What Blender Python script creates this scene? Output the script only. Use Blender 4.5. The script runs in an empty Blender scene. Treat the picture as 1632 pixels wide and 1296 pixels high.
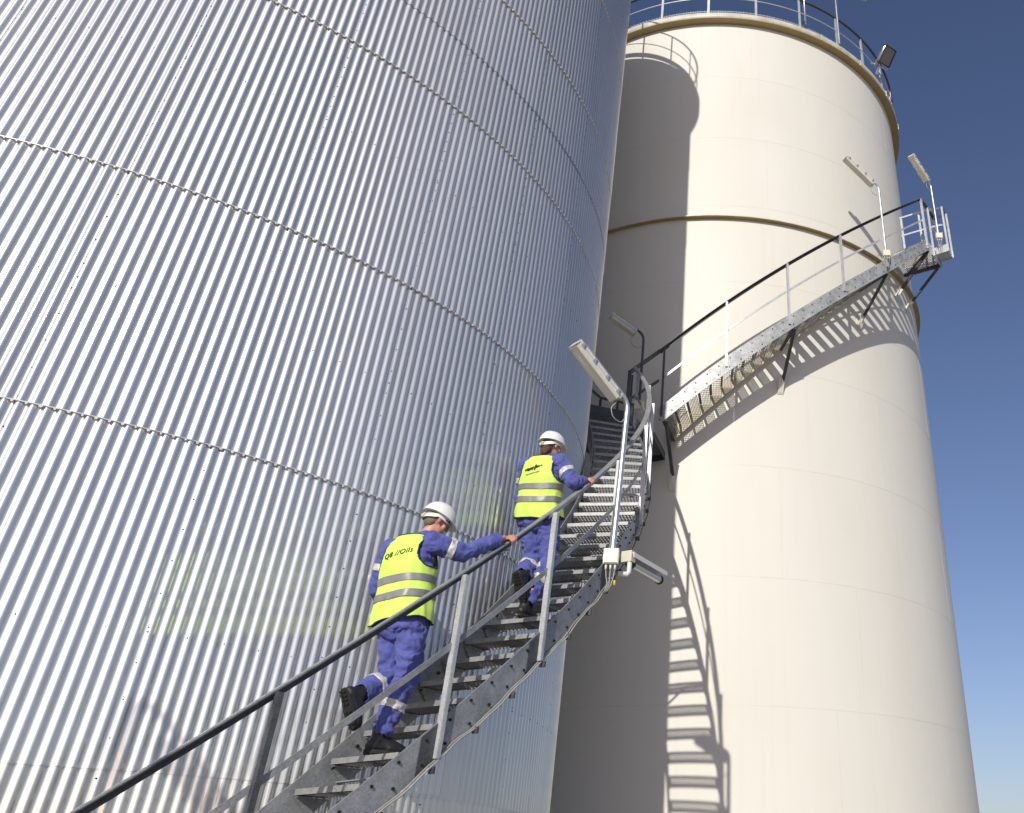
import bpy, bmesh, math, random
from mathutils import Vector, Matrix, noise, Euler
R = math.radians
rnd = random.Random(7)
S = bpy.context.scene
COL = S.collection

# ------------------------------------------------------------------ camera
E_, RL = 0.587, 0.006
F = Vector((0, math.cos(E_), math.sin(E_)))
rt = Vector((1, 0, 0)); up = rt.cross(F)
cr = rt*math.cos(RL)+up*math.sin(RL); cu = -rt*math.sin(RL)+up*math.cos(RL)
cd = bpy.data.cameras.new('camera'); cam = bpy.data.objects.new('camera', cd); COL.objects.link(cam)
m = Matrix.Identity(4)
for i in range(3):
    m[i][0] = cr[i]; m[i][1] = cu[i]; m[i][2] = -F[i]
cam.matrix_world = m
cd.sensor_width = 36; cd.lens = 1428/1632*36
cd.shift_x = -345.6/1632; cd.shift_y = -183.7/1632
cd.clip_start = .05; cd.clip_end = 5000
S.camera = cam
# ------------------------------------------------------------------ light
SUN_AZ, SUN_EL = -168.8, 25.5
W = bpy.data.worlds.new('World'); S.world = W; W.use_nodes = True
nt = W.node_tree; bg = nt.nodes['Background']
sky = nt.nodes.new('ShaderNodeTexSky'); sky.sky_type = 'NISHITA'; sky.sun_disc = False
sky.sun_elevation = R(SUN_EL); sky.sun_rotation = R(SUN_AZ); sky.altitude = 100
sky.air_density = 1.0; sky.dust_density = 1.0; sky.ozone_density = 2.0
wb = nt.nodes.new('ShaderNodeMixRGB'); wb.blend_type = 'MULTIPLY'; wb.inputs[0].default_value = 1; wb.inputs[2].default_value = (1.0, .935, 1.08, 1)   # white balance of the photograph
nt.links.new(sky.outputs[0], wb.inputs[1]); nt.links.new(wb.outputs[0], bg.inputs[0]); bg.inputs[1].default_value = .086
sd = bpy.data.lights.new('sun', 'SUN'); sd.energy = 3.7; sd.angle = R(.53); sd.color = (.985, .955, .875)
so = bpy.data.objects.new('sun', sd); COL.objects.link(so)
sv = Vector((math.sin(R(SUN_AZ))*math.cos(R(SUN_EL)), math.cos(R(SUN_AZ))*math.cos(R(SUN_EL)), math.sin(R(SUN_EL))))
so.rotation_euler = sv.to_track_quat('Z', 'Y').to_euler(); so.location = (-6, -20, 20)
S.view_settings.view_transform = 'Standard'; S.view_settings.look = 'None'
S.view_settings.exposure = .05; S.view_settings.gamma = 1
S.render.engine = 'CYCLES'
S.cycles.max_bounces = 8

# ------------------------------------------------------------------ materials
def mat(name, col, rough=.5, metal=0, bump=0, bscale=30, var=0, vscale=4, spec=.5, vcol=None, rvar=0, sc=(1, 1, 1), **kw):
    M = bpy.data.materials.new(name); M.use_nodes = True
    n = M.node_tree.nodes; L = M.node_tree.links; p = n['Principled BSDF']
    p.inputs['Base Color'].default_value = (*col, 1); p.inputs['Roughness'].default_value = rough
    p.inputs['Metallic'].default_value = metal; p.inputs['Specular IOR Level'].default_value = spec
    for k, v in kw.items(): p.inputs[k.replace('_', ' ')].default_value = v
    tc = n.new('ShaderNodeTexCoord'); mp = n.new('ShaderNodeMapping'); mp.inputs['Scale'].default_value = sc
    L.new(tc.outputs['Object'], mp.inputs['Vector'])
    if var or rvar:
        t = n.new('ShaderNodeTexNoise'); t.inputs['Scale'].default_value = vscale; t.inputs['Detail'].default_value = 6
        t.inputs['Roughness'].default_value = .6
        L.new(mp.outputs[0], t.inputs['Vector'])
        if var:
            r = n.new('ShaderNodeValToRGB'); r.color_ramp.elements[0].position = .3; r.color_ramp.elements[1].position = .7
            a = vcol or tuple(c*(1-var) for c in col); b = tuple(min(1, c*(1+var*.5)) for c in col)
            r.color_ramp.elements[0].color = (*a, 1); r.color_ramp.elements[1].color = (*b, 1)
            L.new(t.outputs['Fac'], r.inputs[0]); L.new(r.outputs[0], p.inputs['Base Color'])
        if rvar:
            q = n.new('ShaderNodeMapRange'); q.inputs['From Min'].default_value = .3; q.inputs['From Max'].default_value = .7
            q.inputs['To Min'].default_value = rough-rvar; q.inputs['To Max'].default_value = rough+rvar
            L.new(t.outputs['Fac'], q.inputs['Value']); L.new(q.outputs[0], p.inputs['Roughness'])
    if bump:
        t2 = n.new('ShaderNodeTexNoise'); t2.inputs['Scale'].default_value = bscale; t2.inputs['Detail'].default_value = 5
        L.new(mp.outputs[0], t2.inputs['Vector'])
        b = n.new('ShaderNodeBump'); b.inputs['Strength'].default_value = bump; b.inputs['Distance'].default_value = .02
        L.new(t2.outputs['Fac'], b.inputs['Height']); L.new(b.outputs[0], p.inputs['Normal'])
    return M

def galv(name, a, b, rough=.5, metal=.35):
    """galvanised steel with spangle"""
    M = mat(name, a, rough, metal, bump=.03, bscale=25)
    n = M.node_tree.nodes; L = M.node_tree.links; p = n['Principled BSDF']
    tc = n.new('ShaderNodeTexCoord')
    v = n.new('ShaderNodeTexVoronoi'); v.inputs['Scale'].default_value = 75; v.feature = 'F1'
    nz = n.new('ShaderNodeTexNoise'); nz.inputs['Scale'].default_value = 5; nz.inputs['Detail'].default_value = 8; nz.inputs['Roughness'].default_value = .7
    L.new(tc.outputs['Object'], v.inputs['Vector']); L.new(tc.outputs['Object'], nz.inputs['Vector'])
    sep = n.new('ShaderNodeSeparateColor'); L.new(v.outputs['Color'], sep.inputs[0])
    mx = n.new('ShaderNodeMath'); mx.operation = 'MULTIPLY_ADD'; mx.inputs[1].default_value = .2
    L.new(sep.outputs[0], mx.inputs[0]); L.new(nz.outputs['Fac'], mx.inputs[2])
    r = n.new('ShaderNodeValToRGB'); r.color_ramp.elements[0].position = .45; r.color_ramp.elements[1].position = .95
    r.color_ramp.elements[0].color = (*a, 1); r.color_ramp.elements[1].color = (*b, 1)
    L.new(mx.outputs[0], r.inputs[0]); L.new(r.outputs[0], p.inputs['Base Color'])
    return M

GALV = galv('galvanised_steel', (.23, .24, .25), (.46, .465, .48), .5, .3)
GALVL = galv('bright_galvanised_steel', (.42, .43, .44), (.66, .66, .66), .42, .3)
GALVM = galv('pale_galvanised_steel', (.25, .25, .255), (.42, .42, .41), .5, .25)
GALVS = galv('mottled_galvanised_steel', (.26, .265, .27), (.62, .62, .61), .5, .25)
GALVD = galv('dark_steel_with_shade', (.055, .058, .065), (.12, .125, .135), .55, .3)  # dark steel tone; also paints in shade on rail undersides and landing parts
GRAT = galv('grating_steel', (.20, .20, .205), (.36, .36, .36), .55, .3)
ALU = mat('aluminium_pole', (.62, .63, .65), .32, .75, bump=.02, bscale=60, rvar=.08, vscale=9)
BLACK = mat('black_bolt_steel', (.02, .02, .022), .5, .3, bump=.05, bscale=200, var=.3, vscale=40)
CABLE = mat('beige_cable', (.36, .345, .31), .45, 0, bump=.02, var=.15, vscale=12)
JBOX = mat('cream_plastic', (.66, .62, .50), .4, 0, bump=.02, var=.08, vscale=9)
HOUS = mat('lamp_housing_plastic', (.62, .61, .58), .4, 0, bump=.02, var=.12, vscale=12)
CLIP = mat('lamp_clip_steel', (.75, .75, .75), .3, .8, bump=.01)
LENS = mat('lamp_lens', (.90, .86, .75), .3, 0, var=.08, vscale=3, Transmission_Weight=.35, IOR=1.4)
TUBE = mat('fluorescent_tube', (.9, .88, .82), .25, 0, bump=.01)
GLASS = mat('floodlight_glass', (.22, .22, .22), .18, 0, bump=.02, Coat_Weight=.5)
WHITEP = mat('white_fixture_paint', (.72, .71, .69), .4, 0, bump=.03, var=.08)
FOAM = mat('foam_closure', (.74, .73, .71), .8, 0, bump=.1, bscale=80, var=.3, vscale=30)
GROUND = mat('pale_concrete_ground', (.35, .315, .27), .9, 0, bump=.3, bscale=3, var=.2, vscale=.5)
ROOF = mat('roof_membrane', (.35, .35, .36), .8, 0, bump=.05, var=.15)
YEL = mat('yellow_plug', (.7, .55, .05), .5, 0, bump=.02)

# corrugated aluminium cladding
def cladding():
    M = mat('corrugated_aluminium', (.80, .81, .82), .45, .38)
    n = M.node_tree.nodes; L = M.node_tree.links; p = n['Principled BSDF']
    tc = n.new('ShaderNodeNewGeometry')
    mp = n.new('ShaderNodeMapping'); mp.inputs['Scale'].default_value = (5, 5, .6)
    L.new(tc.outputs['Position'], mp.inputs[0])
    nz = n.new('ShaderNodeTexNoise'); nz.inputs['Scale'].default_value = 3; nz.inputs['Detail'].default_value = 8; nz.inputs['Roughness'].default_value = .65
    L.new(mp.outputs[0], nz.inputs['Vector'])
    oi = n.new('ShaderNodeObjectInfo')
    r = n.new('ShaderNodeMapRange'); r.inputs['From Min'].default_value = .3; r.inputs['From Max'].default_value = .7
    r.inputs['To Min'].default_value = .45; r.inputs['To Max'].default_value = .55
    L.new(nz.outputs['Fac'], r.inputs[0]); L.new(r.outputs[0], p.inputs['Roughness'])
    rr = n.new('ShaderNodeValToRGB'); e = rr.color_ramp.elements
    e[0].position = .25; e[0].color = (.62, .617, .61, 1); e[1].position = .75; e[1].color = (.71, .705, .695, 1)
    L.new(nz.outputs['Fac'], rr.inputs[0])
    hs = n.new('ShaderNodeHueSaturation'); vv = n.new('ShaderNodeMapRange'); vv.inputs['To Min'].default_value = .94; vv.inputs['To Max'].default_value = 1.05
    L.new(oi.outputs['Random'], vv.inputs[0]); L.new(vv.outputs[0], hs.inputs['Value']); L.new(rr.outputs[0], hs.inputs['Color'])
    # rust streaks low down near the stair
    nz2 = n.new('ShaderNodeTexNoise'); nz2.inputs['Scale'].default_value = 1.7; nz2.inputs['Detail'].default_value = 5
    mp2 = n.new('ShaderNodeMapping'); mp2.inputs['Scale'].default_value = (6, 6, 1.2)
    L.new(tc.outputs['Position'], mp2.inputs[0]); L.new(mp2.outputs[0], nz2.inputs['Vector'])
    sp = n.new('ShaderNodeSeparateXYZ'); L.new(tc.outputs['Position'], sp.inputs[0])
    zr = n.new('ShaderNodeMapRange'); zr.inputs['From Min'].default_value = 1.5; zr.inputs['From Max'].default_value = .5
    zr.inputs['To Min'].default_value = 0; zr.inputs['To Max'].default_value = 1
    L.new(sp.outputs['Z'], zr.inputs[0])
    th = n.new('ShaderNodeMapRange'); th.inputs['From Min'].default_value = .62; th.inputs['From Max'].default_value = .70
    L.new(nz2.outputs['Fac'], th.inputs[0])
    mu = n.new('ShaderNodeMath'); mu.operation = 'MULTIPLY'; L.new(zr.outputs[0], mu.inputs[0]); L.new(th.outputs[0], mu.inputs[1])
    mu2 = n.new('ShaderNodeMath'); mu2.operation = 'MULTIPLY'; mu2.inputs[1].default_value = .18; L.new(mu.outputs[0], mu2.inputs[0])
    mx = n.new('ShaderNodeMixRGB'); mx.inputs[2].default_value = (.30, .16, .09, 1)
    L.new(mu2.outputs[0], mx.inputs[0]); L.new(hs.outputs[0], mx.inputs[1]); L.new(mx.outputs[0], p.inputs['Base Color'])
    b = n.new('ShaderNodeBump'); b.inputs['Strength'].default_value = .12; b.inputs['Distance'].default_value = .01
    nb = n.new('ShaderNodeTexNoise'); nb.inputs['Scale'].default_value = 2.2; nb.inputs['Detail'].default_value = 3
    mp3 = n.new('ShaderNodeMapping'); mp3.inputs['Scale'].default_value = (3, 3, 1)
    L.new(tc.outputs['Position'], mp3.inputs[0]); L.new(mp3.outputs[0], nb.inputs['Vector'])
    L.new(nb.outputs['Fac'], b.inputs['Height']); L.new(b.outputs[0], p.inputs['Normal'])
    # rolled metal: a sharper reflection lies over the weathered broad one
    gl = n.new('ShaderNodeBsdfGlossy'); gl.inputs['Roughness'].default_value = .07
    gm = n.new('ShaderNodeMixRGB'); gm.blend_type = 'MULTIPLY'; gm.inputs[0].default_value = 1; gm.inputs[2].default_value = (1.36, 1.32, 1.26, 1)
    L.new(mx.outputs[0], gm.inputs[1]); L.new(gm.outputs[0], gl.inputs['Color']); L.new(b.outputs[0], gl.inputs['Normal'])
    ms = n.new('ShaderNodeMixShader'); ms.inputs[0].default_value = .44
    L.new(p.outputs[0], ms.inputs[1]); L.new(gl.outputs[0], ms.inputs[2]); L.new(ms.outputs[0], n['Material Output'].inputs['Surface'])
    return M
CLAD = cladding()
FLASH = mat('flashing_aluminium', (.66, .67, .68), .4, .3, bump=.05, bscale=12, var=.1)

def creampaint():
    M = mat('cream_tank_paint', (.78, .73, .645), .5, 0, spec=.3)
    n = M.node_tree.nodes; L = M.node_tree.links; p = n['Principled BSDF']
    tc = n.new('ShaderNodeNewGeometry')
    nz = n.new('ShaderNodeTexNoise'); nz.inputs['Scale'].default_value = .9; nz.inputs['Detail'].default_value = 7; nz.inputs['Roughness'].default_value = .55
    mp = n.new('ShaderNodeMapping'); mp.inputs['Scale'].default_value = (1, 1, .35)
    L.new(tc.outputs['Position'], mp.inputs[0]); L.new(mp.outputs[0], nz.inputs['Vector'])
    r = n.new('ShaderNodeValToRGB'); e = r.color_ramp.elements
    e[0].position = .3; e[0].color = (.680, .652, .580, 1); e[1].position = .7; e[1].color = (.710, .686, .622, 1)
    L.new(nz.outputs['Fac'], r.inputs[0])
    # faint streaks
    ns = n.new('ShaderNodeTexNoise'); ns.inputs['Scale'].default_value = 2; ns.inputs['Detail'].default_value = 4
    m2 = n.new('ShaderNodeMapping'); m2.inputs['Scale'].default_value = (6, 6, .12)
    L.new(tc.outputs['Position'], m2.inputs[0]); L.new(m2.outputs[0], ns.inputs['Vector'])
    q = n.new('ShaderNodeMapRange'); q.inputs['From Min'].default_value = .55; q.inputs['From Max'].default_value = .8; q.inputs['To Max'].default_value = .16
    L.new(ns.outputs['Fac'], q.inputs[0])
    mx = n.new('ShaderNodeMixRGB'); mx.inputs[2].default_value = (.56, .51, .43, 1)
    L.new(q.outputs[0], mx.inputs[0]); L.new(r.outputs[0], mx.inputs[1]); L.new(mx.outputs[0], p.inputs['Base Color'])
    b = n.new('ShaderNodeBump'); b.inputs['Strength'].default_value = .12; b.inputs['Distance'].default_value = .03
    n3 = n.new('ShaderNodeTexNoise'); n3.inputs['Scale'].default_value = .8; n3.inputs['Detail'].default_value = 2
    L.new(tc.outputs['Position'], n3.inputs['Vector']); L.new(n3.outputs['Fac'], b.inputs['Height']); L.new(b.outputs[0], p.inputs['Normal'])
    return M
CREAM = creampaint()
WELD = mat('painted_weld', (.66, .625, .55), .4, 0, bump=.1, bscale=60, var=.12, vscale=3)
OCHRE = mat('ochre_underside_shade', (.38, .285, .12), .5, 0, bump=.03, var=.15, vscale=2)  # warm shade under the ring and curb, painted into the colour
STRG = mat('cream_stringer_shade', (.56, .48, .34), .5, 0, bump=.03, var=.12, vscale=2)  # cream stringer darkened: shade and warm bounce are in the colour
OCHREL = mat('curb_paint', (.62, .58, .50), .45, 0, bump=.04, var=.25, vscale=2.5, vcol=(.42, .38, .31))

# ------------------------------------------------------------------ helpers
class MB:
    def __init__(s): s.v = []; s.f = []
    def add(s, vs, fs):
        b = len(s.v); s.v += [tuple(v) for v in vs]; s.f += [tuple(i+b for i in f) for f in fs]
    def box(s, c, sx, sy, sz, M=None):
        c = Vector(c); V = []
        for x in (-1, 1):
            for y in (-1, 1):
                for z in (-1, 1):
                    d = Vector((x*sx/2, y*sy/2, z*sz/2))
                    V.append(c+(M @ d if M else d))
        s.add(V, [(0, 1, 3, 2), (4, 6, 7, 5), (0, 4, 5, 1), (2, 3, 7, 6), (0, 2, 6, 4), (1, 5, 7, 3)])
    def bar(s, a, b, w, h, upv=(0, 0, 1), off=(0, 0)):
        """rectangular bar a->b, w sideways, h along up"""
        a = Vector(a); b = Vector(b); d = (b-a).normalized(); u = Vector(upv)
        sd_ = d.cross(u)
        if sd_.length < 1e-5: sd_ = d.cross(Vector((1, 0, 0)))
        sd_.normalize(); u = sd_.cross(d).normalized()
        V = []
        for p in (a, b):
            for i, j in ((-1, -1), (1, -1), (1, 1), (-1, 1)):
                V.append(p+sd_*(i*w/2+off[0])+u*(j*h/2+off[1]))
        s.add(V, [(0, 3, 2, 1), (4, 5, 6, 7), (0, 1, 5, 4), (1, 2, 6, 5), (2, 3, 7, 6), (3, 0, 4, 7)])
    def tube(s, pts, r, n=8, caps=True):
        pts = [Vector(p) for p in pts]; rs = r if isinstance(r, (list, tuple)) else [r]*len(pts)
        V = []; prev = None
        for i, p in enumerate(pts):
            d = (pts[min(i+1, len(pts)-1)]-pts[max(i-1, 0)]).normalized()
            if prev is None:
                x = d.orthogonal().normalized()
            else:
                x = (prev-d*prev.dot(d)).normalized()
            prev = x; y = d.cross(x)
            for k in range(n):
                a = 2*math.pi*k/n; V.append(p+(x*math.cos(a)+y*math.sin(a))*rs[i])
        Fc = []
        for i in range(len(pts)-1):
            for k in range(n):
                Fc.append((i*n+k, i*n+(k+1) % n, (i+1)*n+(k+1) % n, (i+1)*n+k))
        if caps:
            Fc.append(tuple(reversed(range(n)))); Fc.append(tuple(range((len(pts)-1)*n, len(pts)*n)))
        s.add(V, Fc)
    def sweep(s, rings, close=True, caps=True):
        n = len(rings[0]); V = [p for r in rings for p in r]; Fc = []
        for i in range(len(rings)-1):
            for k in range(n if close else n-1):
                Fc.append((i*n+k, i*n+(k+1) % n, (i+1)*n+(k+1) % n, (i+1)*n+k))
        if caps and close:
            Fc.append(tuple(reversed(range(n)))); Fc.append(tuple(range((len(rings)-1)*n, len(rings)*n)))
        s.add(V, Fc)
    def prism(s, poly, z0, z1):
        n = len(poly); V = [(x, y, z0) for x, y in poly]+[(x, y, z1) for x, y in poly]
        s.add(V, [tuple(reversed(range(n))), tuple(range(n, 2*n))]+[(i, (i+1) % n, (i+1) % n+n, i+n) for i in range(n)])
    def mesh(s, name, material, smooth=False, bevel=0):
        me = bpy.data.meshes.new(name); me.from_pydata(s.v, [], s.f)
        bm = bmesh.new(); bm.from_mesh(me); bmesh.ops.recalc_face_normals(bm, faces=bm.faces)
        bm.to_mesh(me); bm.free()
        if material: me.materials.append(material)
        if smooth:
            me.polygons.foreach_set('use_smooth', [True]*len(me.polygons))
        me.update(); return me
    def build(s, name, material, parent=None, smooth=False, sharp=None):
        me = s.mesh(name, material, smooth)
        if sharp: me.set_sharp_from_angle(angle=R(sharp))
        return link(name, me, parent)
def link(name, me, parent=None):
    o = bpy.data.objects.new(name, me); COL.objects.link(o)
    if parent: o.parent = parent
    return o
def thing(name, label, cat, loc=(0, 0, 0), group=None, rz=0):
    o = bpy.data.objects.new(name, None); COL.objects.link(o); o.location = loc; o.rotation_euler = (0, 0, rz)
    o.empty_display_size = .2
    o['label'] = label; o['category'] = cat
    if group: o['group'] = group
    return o
def keep(o, parent):
    """parent built in world coordinates under an Empty placed elsewhere"""
    o.parent = parent; o.matrix_parent_inverse = Matrix.Identity(4)
    o.location = tuple(-c for c in parent.location); return o

C1 = Vector((-7.9005, 10.5671, 0)); R1 = 6.0
C2 = Vector((-.3005, 20.0293, 0)); R2 = 5.07
GZ = -1.65
def P1(r, th, z): return Vector((C1.x+r*math.sin(R(th)), C1.y-r*math.cos(R(th)), z))
def P2(r, th, z): return Vector((C2.x+r*math.sin(R(th)), C2.y-r*math.cos(R(th)), z))
def rad(th): return Vector((math.sin(R(th)), -math.cos(R(th)), 0))
def tan(th): return Vector((math.cos(R(th)), math.sin(R(th)), 0))

# ------------------------------------------------------------------ ground
g = MB(); g.add([(-1500, -1500, GZ), (1500, -1500, GZ), (1500, 1500, GZ), (-1500, 1500, GZ)], [(0, 1, 2, 3)])
o = g.build('ground', GROUND); o['kind'] = 'structure'

# ------------------------------------------------------------------ corrugated metal tank
NC, NSH = 465, 31
PER = 360/NC
tank1 = thing('corrugated_tank', 'huge silver storage tank clad in vertical corrugated metal sheets, filling the left of the photo', 'storage tank', (C1.x, C1.y, 0))
ZS = [-1.65, .58, 2.70, 4.73, 7.11, 8.05, 9.22, 11.68, 13.9, 16.0, 17.93]
def sheet_mesh(h, nv, flare):
    V = []; Fc = []; sub = 12; n = 15*sub
    for j in range(nv+1):
        z = h*j/nv
        for i in range(n+3):
            a = (i/sub)*PER
            lift = .003*(i/(n))+flare*(1-j/nv)
            r = R1+.0092*math.cos(2*math.pi*(i/sub+.5))+lift
            V.append((r*math.sin(R(a)), -r*math.cos(R(a)), z))
    w = n+3
    for j in range(nv):
        for i in range(n+2):
            Fc.append((j*w+i, j*w+i+1, (j+1)*w+i+1, (j+1)*w+i))
    me = bpy.data.meshes.new('cladding_sheet'); me.from_pydata(V, [], Fc); me.materials.append(CLAD)
    me.polygons.foreach_set('use_smooth', [True]*len(me.polygons)); me.update(); return me
TH0 = 42.68-15*PER*.0
for k in range(len(ZS)-1):
    lap = .05 if k in (0, 4) else 0.0
    me = sheet_mesh(ZS[k+1]-ZS[k]+(.06 if k in (3, 0) else 0), 2, .006)
    for q in range(NSH):
        o = link('cladding_sheet', me, tank1); o.location = (0, 0, ZS[k]); o.rotation_euler = (0, 0, R(TH0+q*360/NSH))
# flashing strips with foam closures at the ring joints
def ring(mb, r0, r1, z0, z1, n=240, a0=0, a1=360, cx=0, cy=0):
    full = abs(a1-a0-360) < 1e-6
    rings = []
    for i in range(n+(0 if full else 1)):
        a = R(a0+(a1-a0)*i/n); s_, c_ = math.sin(a), -math.cos(a)
        rings.append([(cx+r*s_, cy+r*c_, z) for r, z in ((r0, z0), (r1, z0), (r1, z1), (r0, z1))])
    if full: rings.append(rings[0])
    mb.sweep(rings, True, not full)
for z in (2.70, 4.73, 7.11, 9.22, 11.68, 13.9, 16.0):
    mb = MB(); ring(mb, 5.985, 6.016, z-.001, z+.0025, 465); ring(mb, 6.013, 6.0165, z-.003, z+.004, 465)
    mb.build('flashing_strip', FLASH, tank1)
    mb = MB()
    for i in range(NC):
        a = i*PER+TH0; 
        for sgn in (0,):
            c = rad(a)*6.007+Vector((0, 0, z-.013)); M3 = Matrix.Rotation(R(a), 3, 'Z')
            wv = PER*R1*math.pi/180*.17*rnd.uniform(.5, 1.2); hh = .009*rnd.uniform(.3, 1.4)
            mb.add([c+M3 @ Vector(v) for v in ((-wv, 0, .012), (wv, 0, .012), (wv*.6, 0, -hh*.4), (-wv*.5, -.004, -hh*.6), (-wv, -.012, .012), (wv, -.012, .012), (wv*.6, -.012, -hh*.3), (-wv*.5, -.012, -hh*.5))],
                   [(0, 1, 2, 3), (4, 7, 6, 5), (0, 4, 5, 1), (1, 5, 6, 2), (2, 6, 7, 3), (3, 7, 4, 0)])
    o = mb.build('foam_closures', FOAM, tank1); o['kind'] = 'stuff'
# fasteners
mb = MB()
def bolt(mb, c, nrm, r, h, n=6):
    nrm = Vector(nrm).normalized(); x = nrm.orthogonal().normalized(); y = nrm.cross(x)
    V = [c+(x*math.cos(2*math.pi*k/n)+y*math.sin(2*math.pi*k/n))*r for k in range(n)]
    V += [v+nrm*h for v in V]
    mb.add(V, [tuple(range(n, 2*n))]+[(k, (k+1) % n, (k+1) % n+n, k+n) for k in range(n)])
for z in (-.4, 1.38, 3.71, 6.03, 8.07, 10.4, 12.8, 15.2):
    for i in range(0, NC, 3):
        a = TH0+(i+.0)*PER+.25
        zz = z+rnd.uniform(-.006, .006)
        bolt(mb, rad(a)*(6.0-.004)+Vector((0, 0, zz)), rad(a), .0085, .012)
for q in range(NSH):
    a = TH0+q*360/NSH+.20
    z = GZ+.2
    while z < 17.3:
        bolt(mb, rad(a)*(6.0-.006)+Vector((0, 0, z)), rad(a), .0055, .012)
        z += .135 if z > 4.7 else .22
o = mb.build('fasteners', BLACK, tank1); o['kind'] = 'stuff'
# lap seam ledge of small sheets at the foot of the stair
def patch(a0, n, z0, z1):
    V = []; Fc = []; sub = 12
    for j in range(2):
        for i in range(n*sub+1):
            a = a0+i/sub*PER; r = R1+.0092*math.cos(2*math.pi*(i/sub+.5+(a0-TH0)/PER))+(.014, .010)[j]
            V.append((r*math.sin(R(a)), -r*math.cos(R(a)), (z0, z1)[j]))
    w = n*sub+1
    for i in range(w-1): Fc.append((i, i+1, w+i+1, w+i))
    me = bpy.data.meshes.new('patch_sheet'); me.from_pydata(V, [], Fc); me.materials.append(CLAD)
    me.polygons.foreach_set('use_smooth', [True]*len(me.polygons))
    o = link('patch_sheet', me, tank1)
    md = o.modifiers.new('t', 'SOLIDIFY'); md.thickness = .004; md.offset = -1; md.use_rim_only = False
    me.set_sharp_from_angle(angle=R(40)); md2 = o.modifiers.new('e', 'EDGE_SPLIT'); md2.split_angle = R(40)
patch(TH0+24*PER, 9, .60, 1.05)
patch(TH0+23*PER, 6, .98, 1.75)
# crown of the tank: fascia ring, conical roof, edge walkway rail (casts its shadow on the cream tank)
mb = MB(); ring(mb, 5.9, 6.20, 17.70, 17.93, 180); ring(mb, 5.9, 6.08, 17.38, 17.70, 180)
mb.build('roof_rim', FLASH, tank1)
def cone(mb, r, z0, zt, n=96):
    V = [(0, 0, zt)]+[(r*math.sin(2*math.pi*i/n), -r*math.cos(2*math.pi*i/n), z0) for i in range(n)]
    mb.add(V, [(0, 1+(i+1) % n, 1+i) for i in range(n)])
mb = MB(); cone(mb, 6.15, 17.94, 18.7); mb.build('roof', ROOF, tank1)
def toprail(parent, r, z, n, h=1.1, a0=0, mesh=False):
    mb = MB(); pts = [rad(i*360/144)*r+Vector((0, 0, z+h)) for i in range(145)]
    for i in range(144): pass
    mb.tube(pts, .022, 6); mb.build('handrail', GALVD, parent)
    mb = MB(); mb.tube([p-Vector((0, 0, .5)) for p in pts], .014, 6); mb.build('mid_rail', GALVL, parent)
    me = MB(); me.box((0, 0, h/2), .055, .012, h); me = me.mesh('post', GALVL)
    for i in range(n):
        a = a0+i*360/n; o = link('post', me, parent); o.location = rad(a)*r+Vector((0, 0, z)); o.rotation_euler = (0, 0, R(a))
toprail(tank1, 6.12, 17.93, 28, 1.1, 3)
mb = MB(); ring(mb, 6.11, 6.118, 18.04, 18.20, 180); mb.build('toe_board', GALVL, tank1)

# ------------------------------------------------------------------ cream tank
tank2 = thing('cream_tank', 'tall cream painted steel storage tank with welded plates, in shadow along its left side', 'storage tank', (C2.x, C2.y, 0))
courses = [-1.65]+[2.33-1.967*1+1.967*k for k in range(0, 9)]+[18.0]
NP = 7
for k in range(len(courses)-1):
    z0, z1 = courses[k], courses[k+1]; h = z1-z0
    V = []; Fc = []; n = 40
    span = 360/NP
    for j in range(2):
        for i in range(n+1):
            a = R(span*i/n); V.append((R2*math.sin(a), -R2*math.cos(a), j*h))
    for i in range(n): Fc.append((i, i+1, n+2+i, n+1+i))
    me = bpy.data.meshes.new('wall_plate'); me.from_pydata(V, [], Fc); me.materials.append(CREAM)
    me.polygons.foreach_set('use_smooth', [True]*len(me.polygons))
    off = {2: -21.7, 3: 14.0, 4: 40.0}.get(k, (k*23.7) % 51)
    for q in range(NP):
        o = link('wall_plate', me, tank2); o.location = (0, 0, z0); o.rotation_euler = (0, 0, R(off+q*span))
    wm = MB(); wm.box((0, -R2+.0006, h/2), .006, .004, h-.01); wm = wm.mesh('vertical_weld', WELD)
    for q in range(NP):
        o = link('vertical_weld', wm, tank2); o.location = (0, 0, z0); o.rotation_euler = (0, 0, R(off+q*span))
    if k:
        mb = MB(); ring(mb, R2-.01, R2+.0014, z0-.004, z0+.004, 240); mb.build('horizontal_weld', WELD, tank2)
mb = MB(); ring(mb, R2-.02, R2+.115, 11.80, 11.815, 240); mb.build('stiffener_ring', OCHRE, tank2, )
mb = MB(); ring(mb, R2+.106, R2+.1155, 11.795, 11.8155, 240); mb.build('stiffener_ring_lip', OCHREL, tank2)
# curb at the top: rounded rolled section on an underside plate
mb = MB(); rings = []
prof = [(0, 18.0), (.185, 18.0), (.20, 18.02), (.212, 18.08), (.205, 18.15), (.18, 18.19), (.13, 18.20), (0, 18.20)]
for i in range(240):
    a = 2*math.pi*i/240; rings.append([((R2+r)*math.sin(a), -(R2+r)*math.cos(a), z) for r, z in prof])
rings.append(rings[0]); mb.sweep(rings, True, False); mb.build('roof_curb', OCHREL, tank2, True, 40)
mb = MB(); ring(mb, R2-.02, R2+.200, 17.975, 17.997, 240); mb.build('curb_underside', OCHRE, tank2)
mb = MB()
for a in range(-180, 180, 15): mb.box(rad(a)*(R2+.205)+Vector((0, 0, 18.09)), .012, .03, .2, Matrix.Rotation(R(a), 3, 'Z'))
mb.build('curb_joints', OCHREL, tank2)
mb = MB(); cone(mb, R2+.1, 18.21, 18.9); mb.build('roof', ROOF, tank2)
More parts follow.
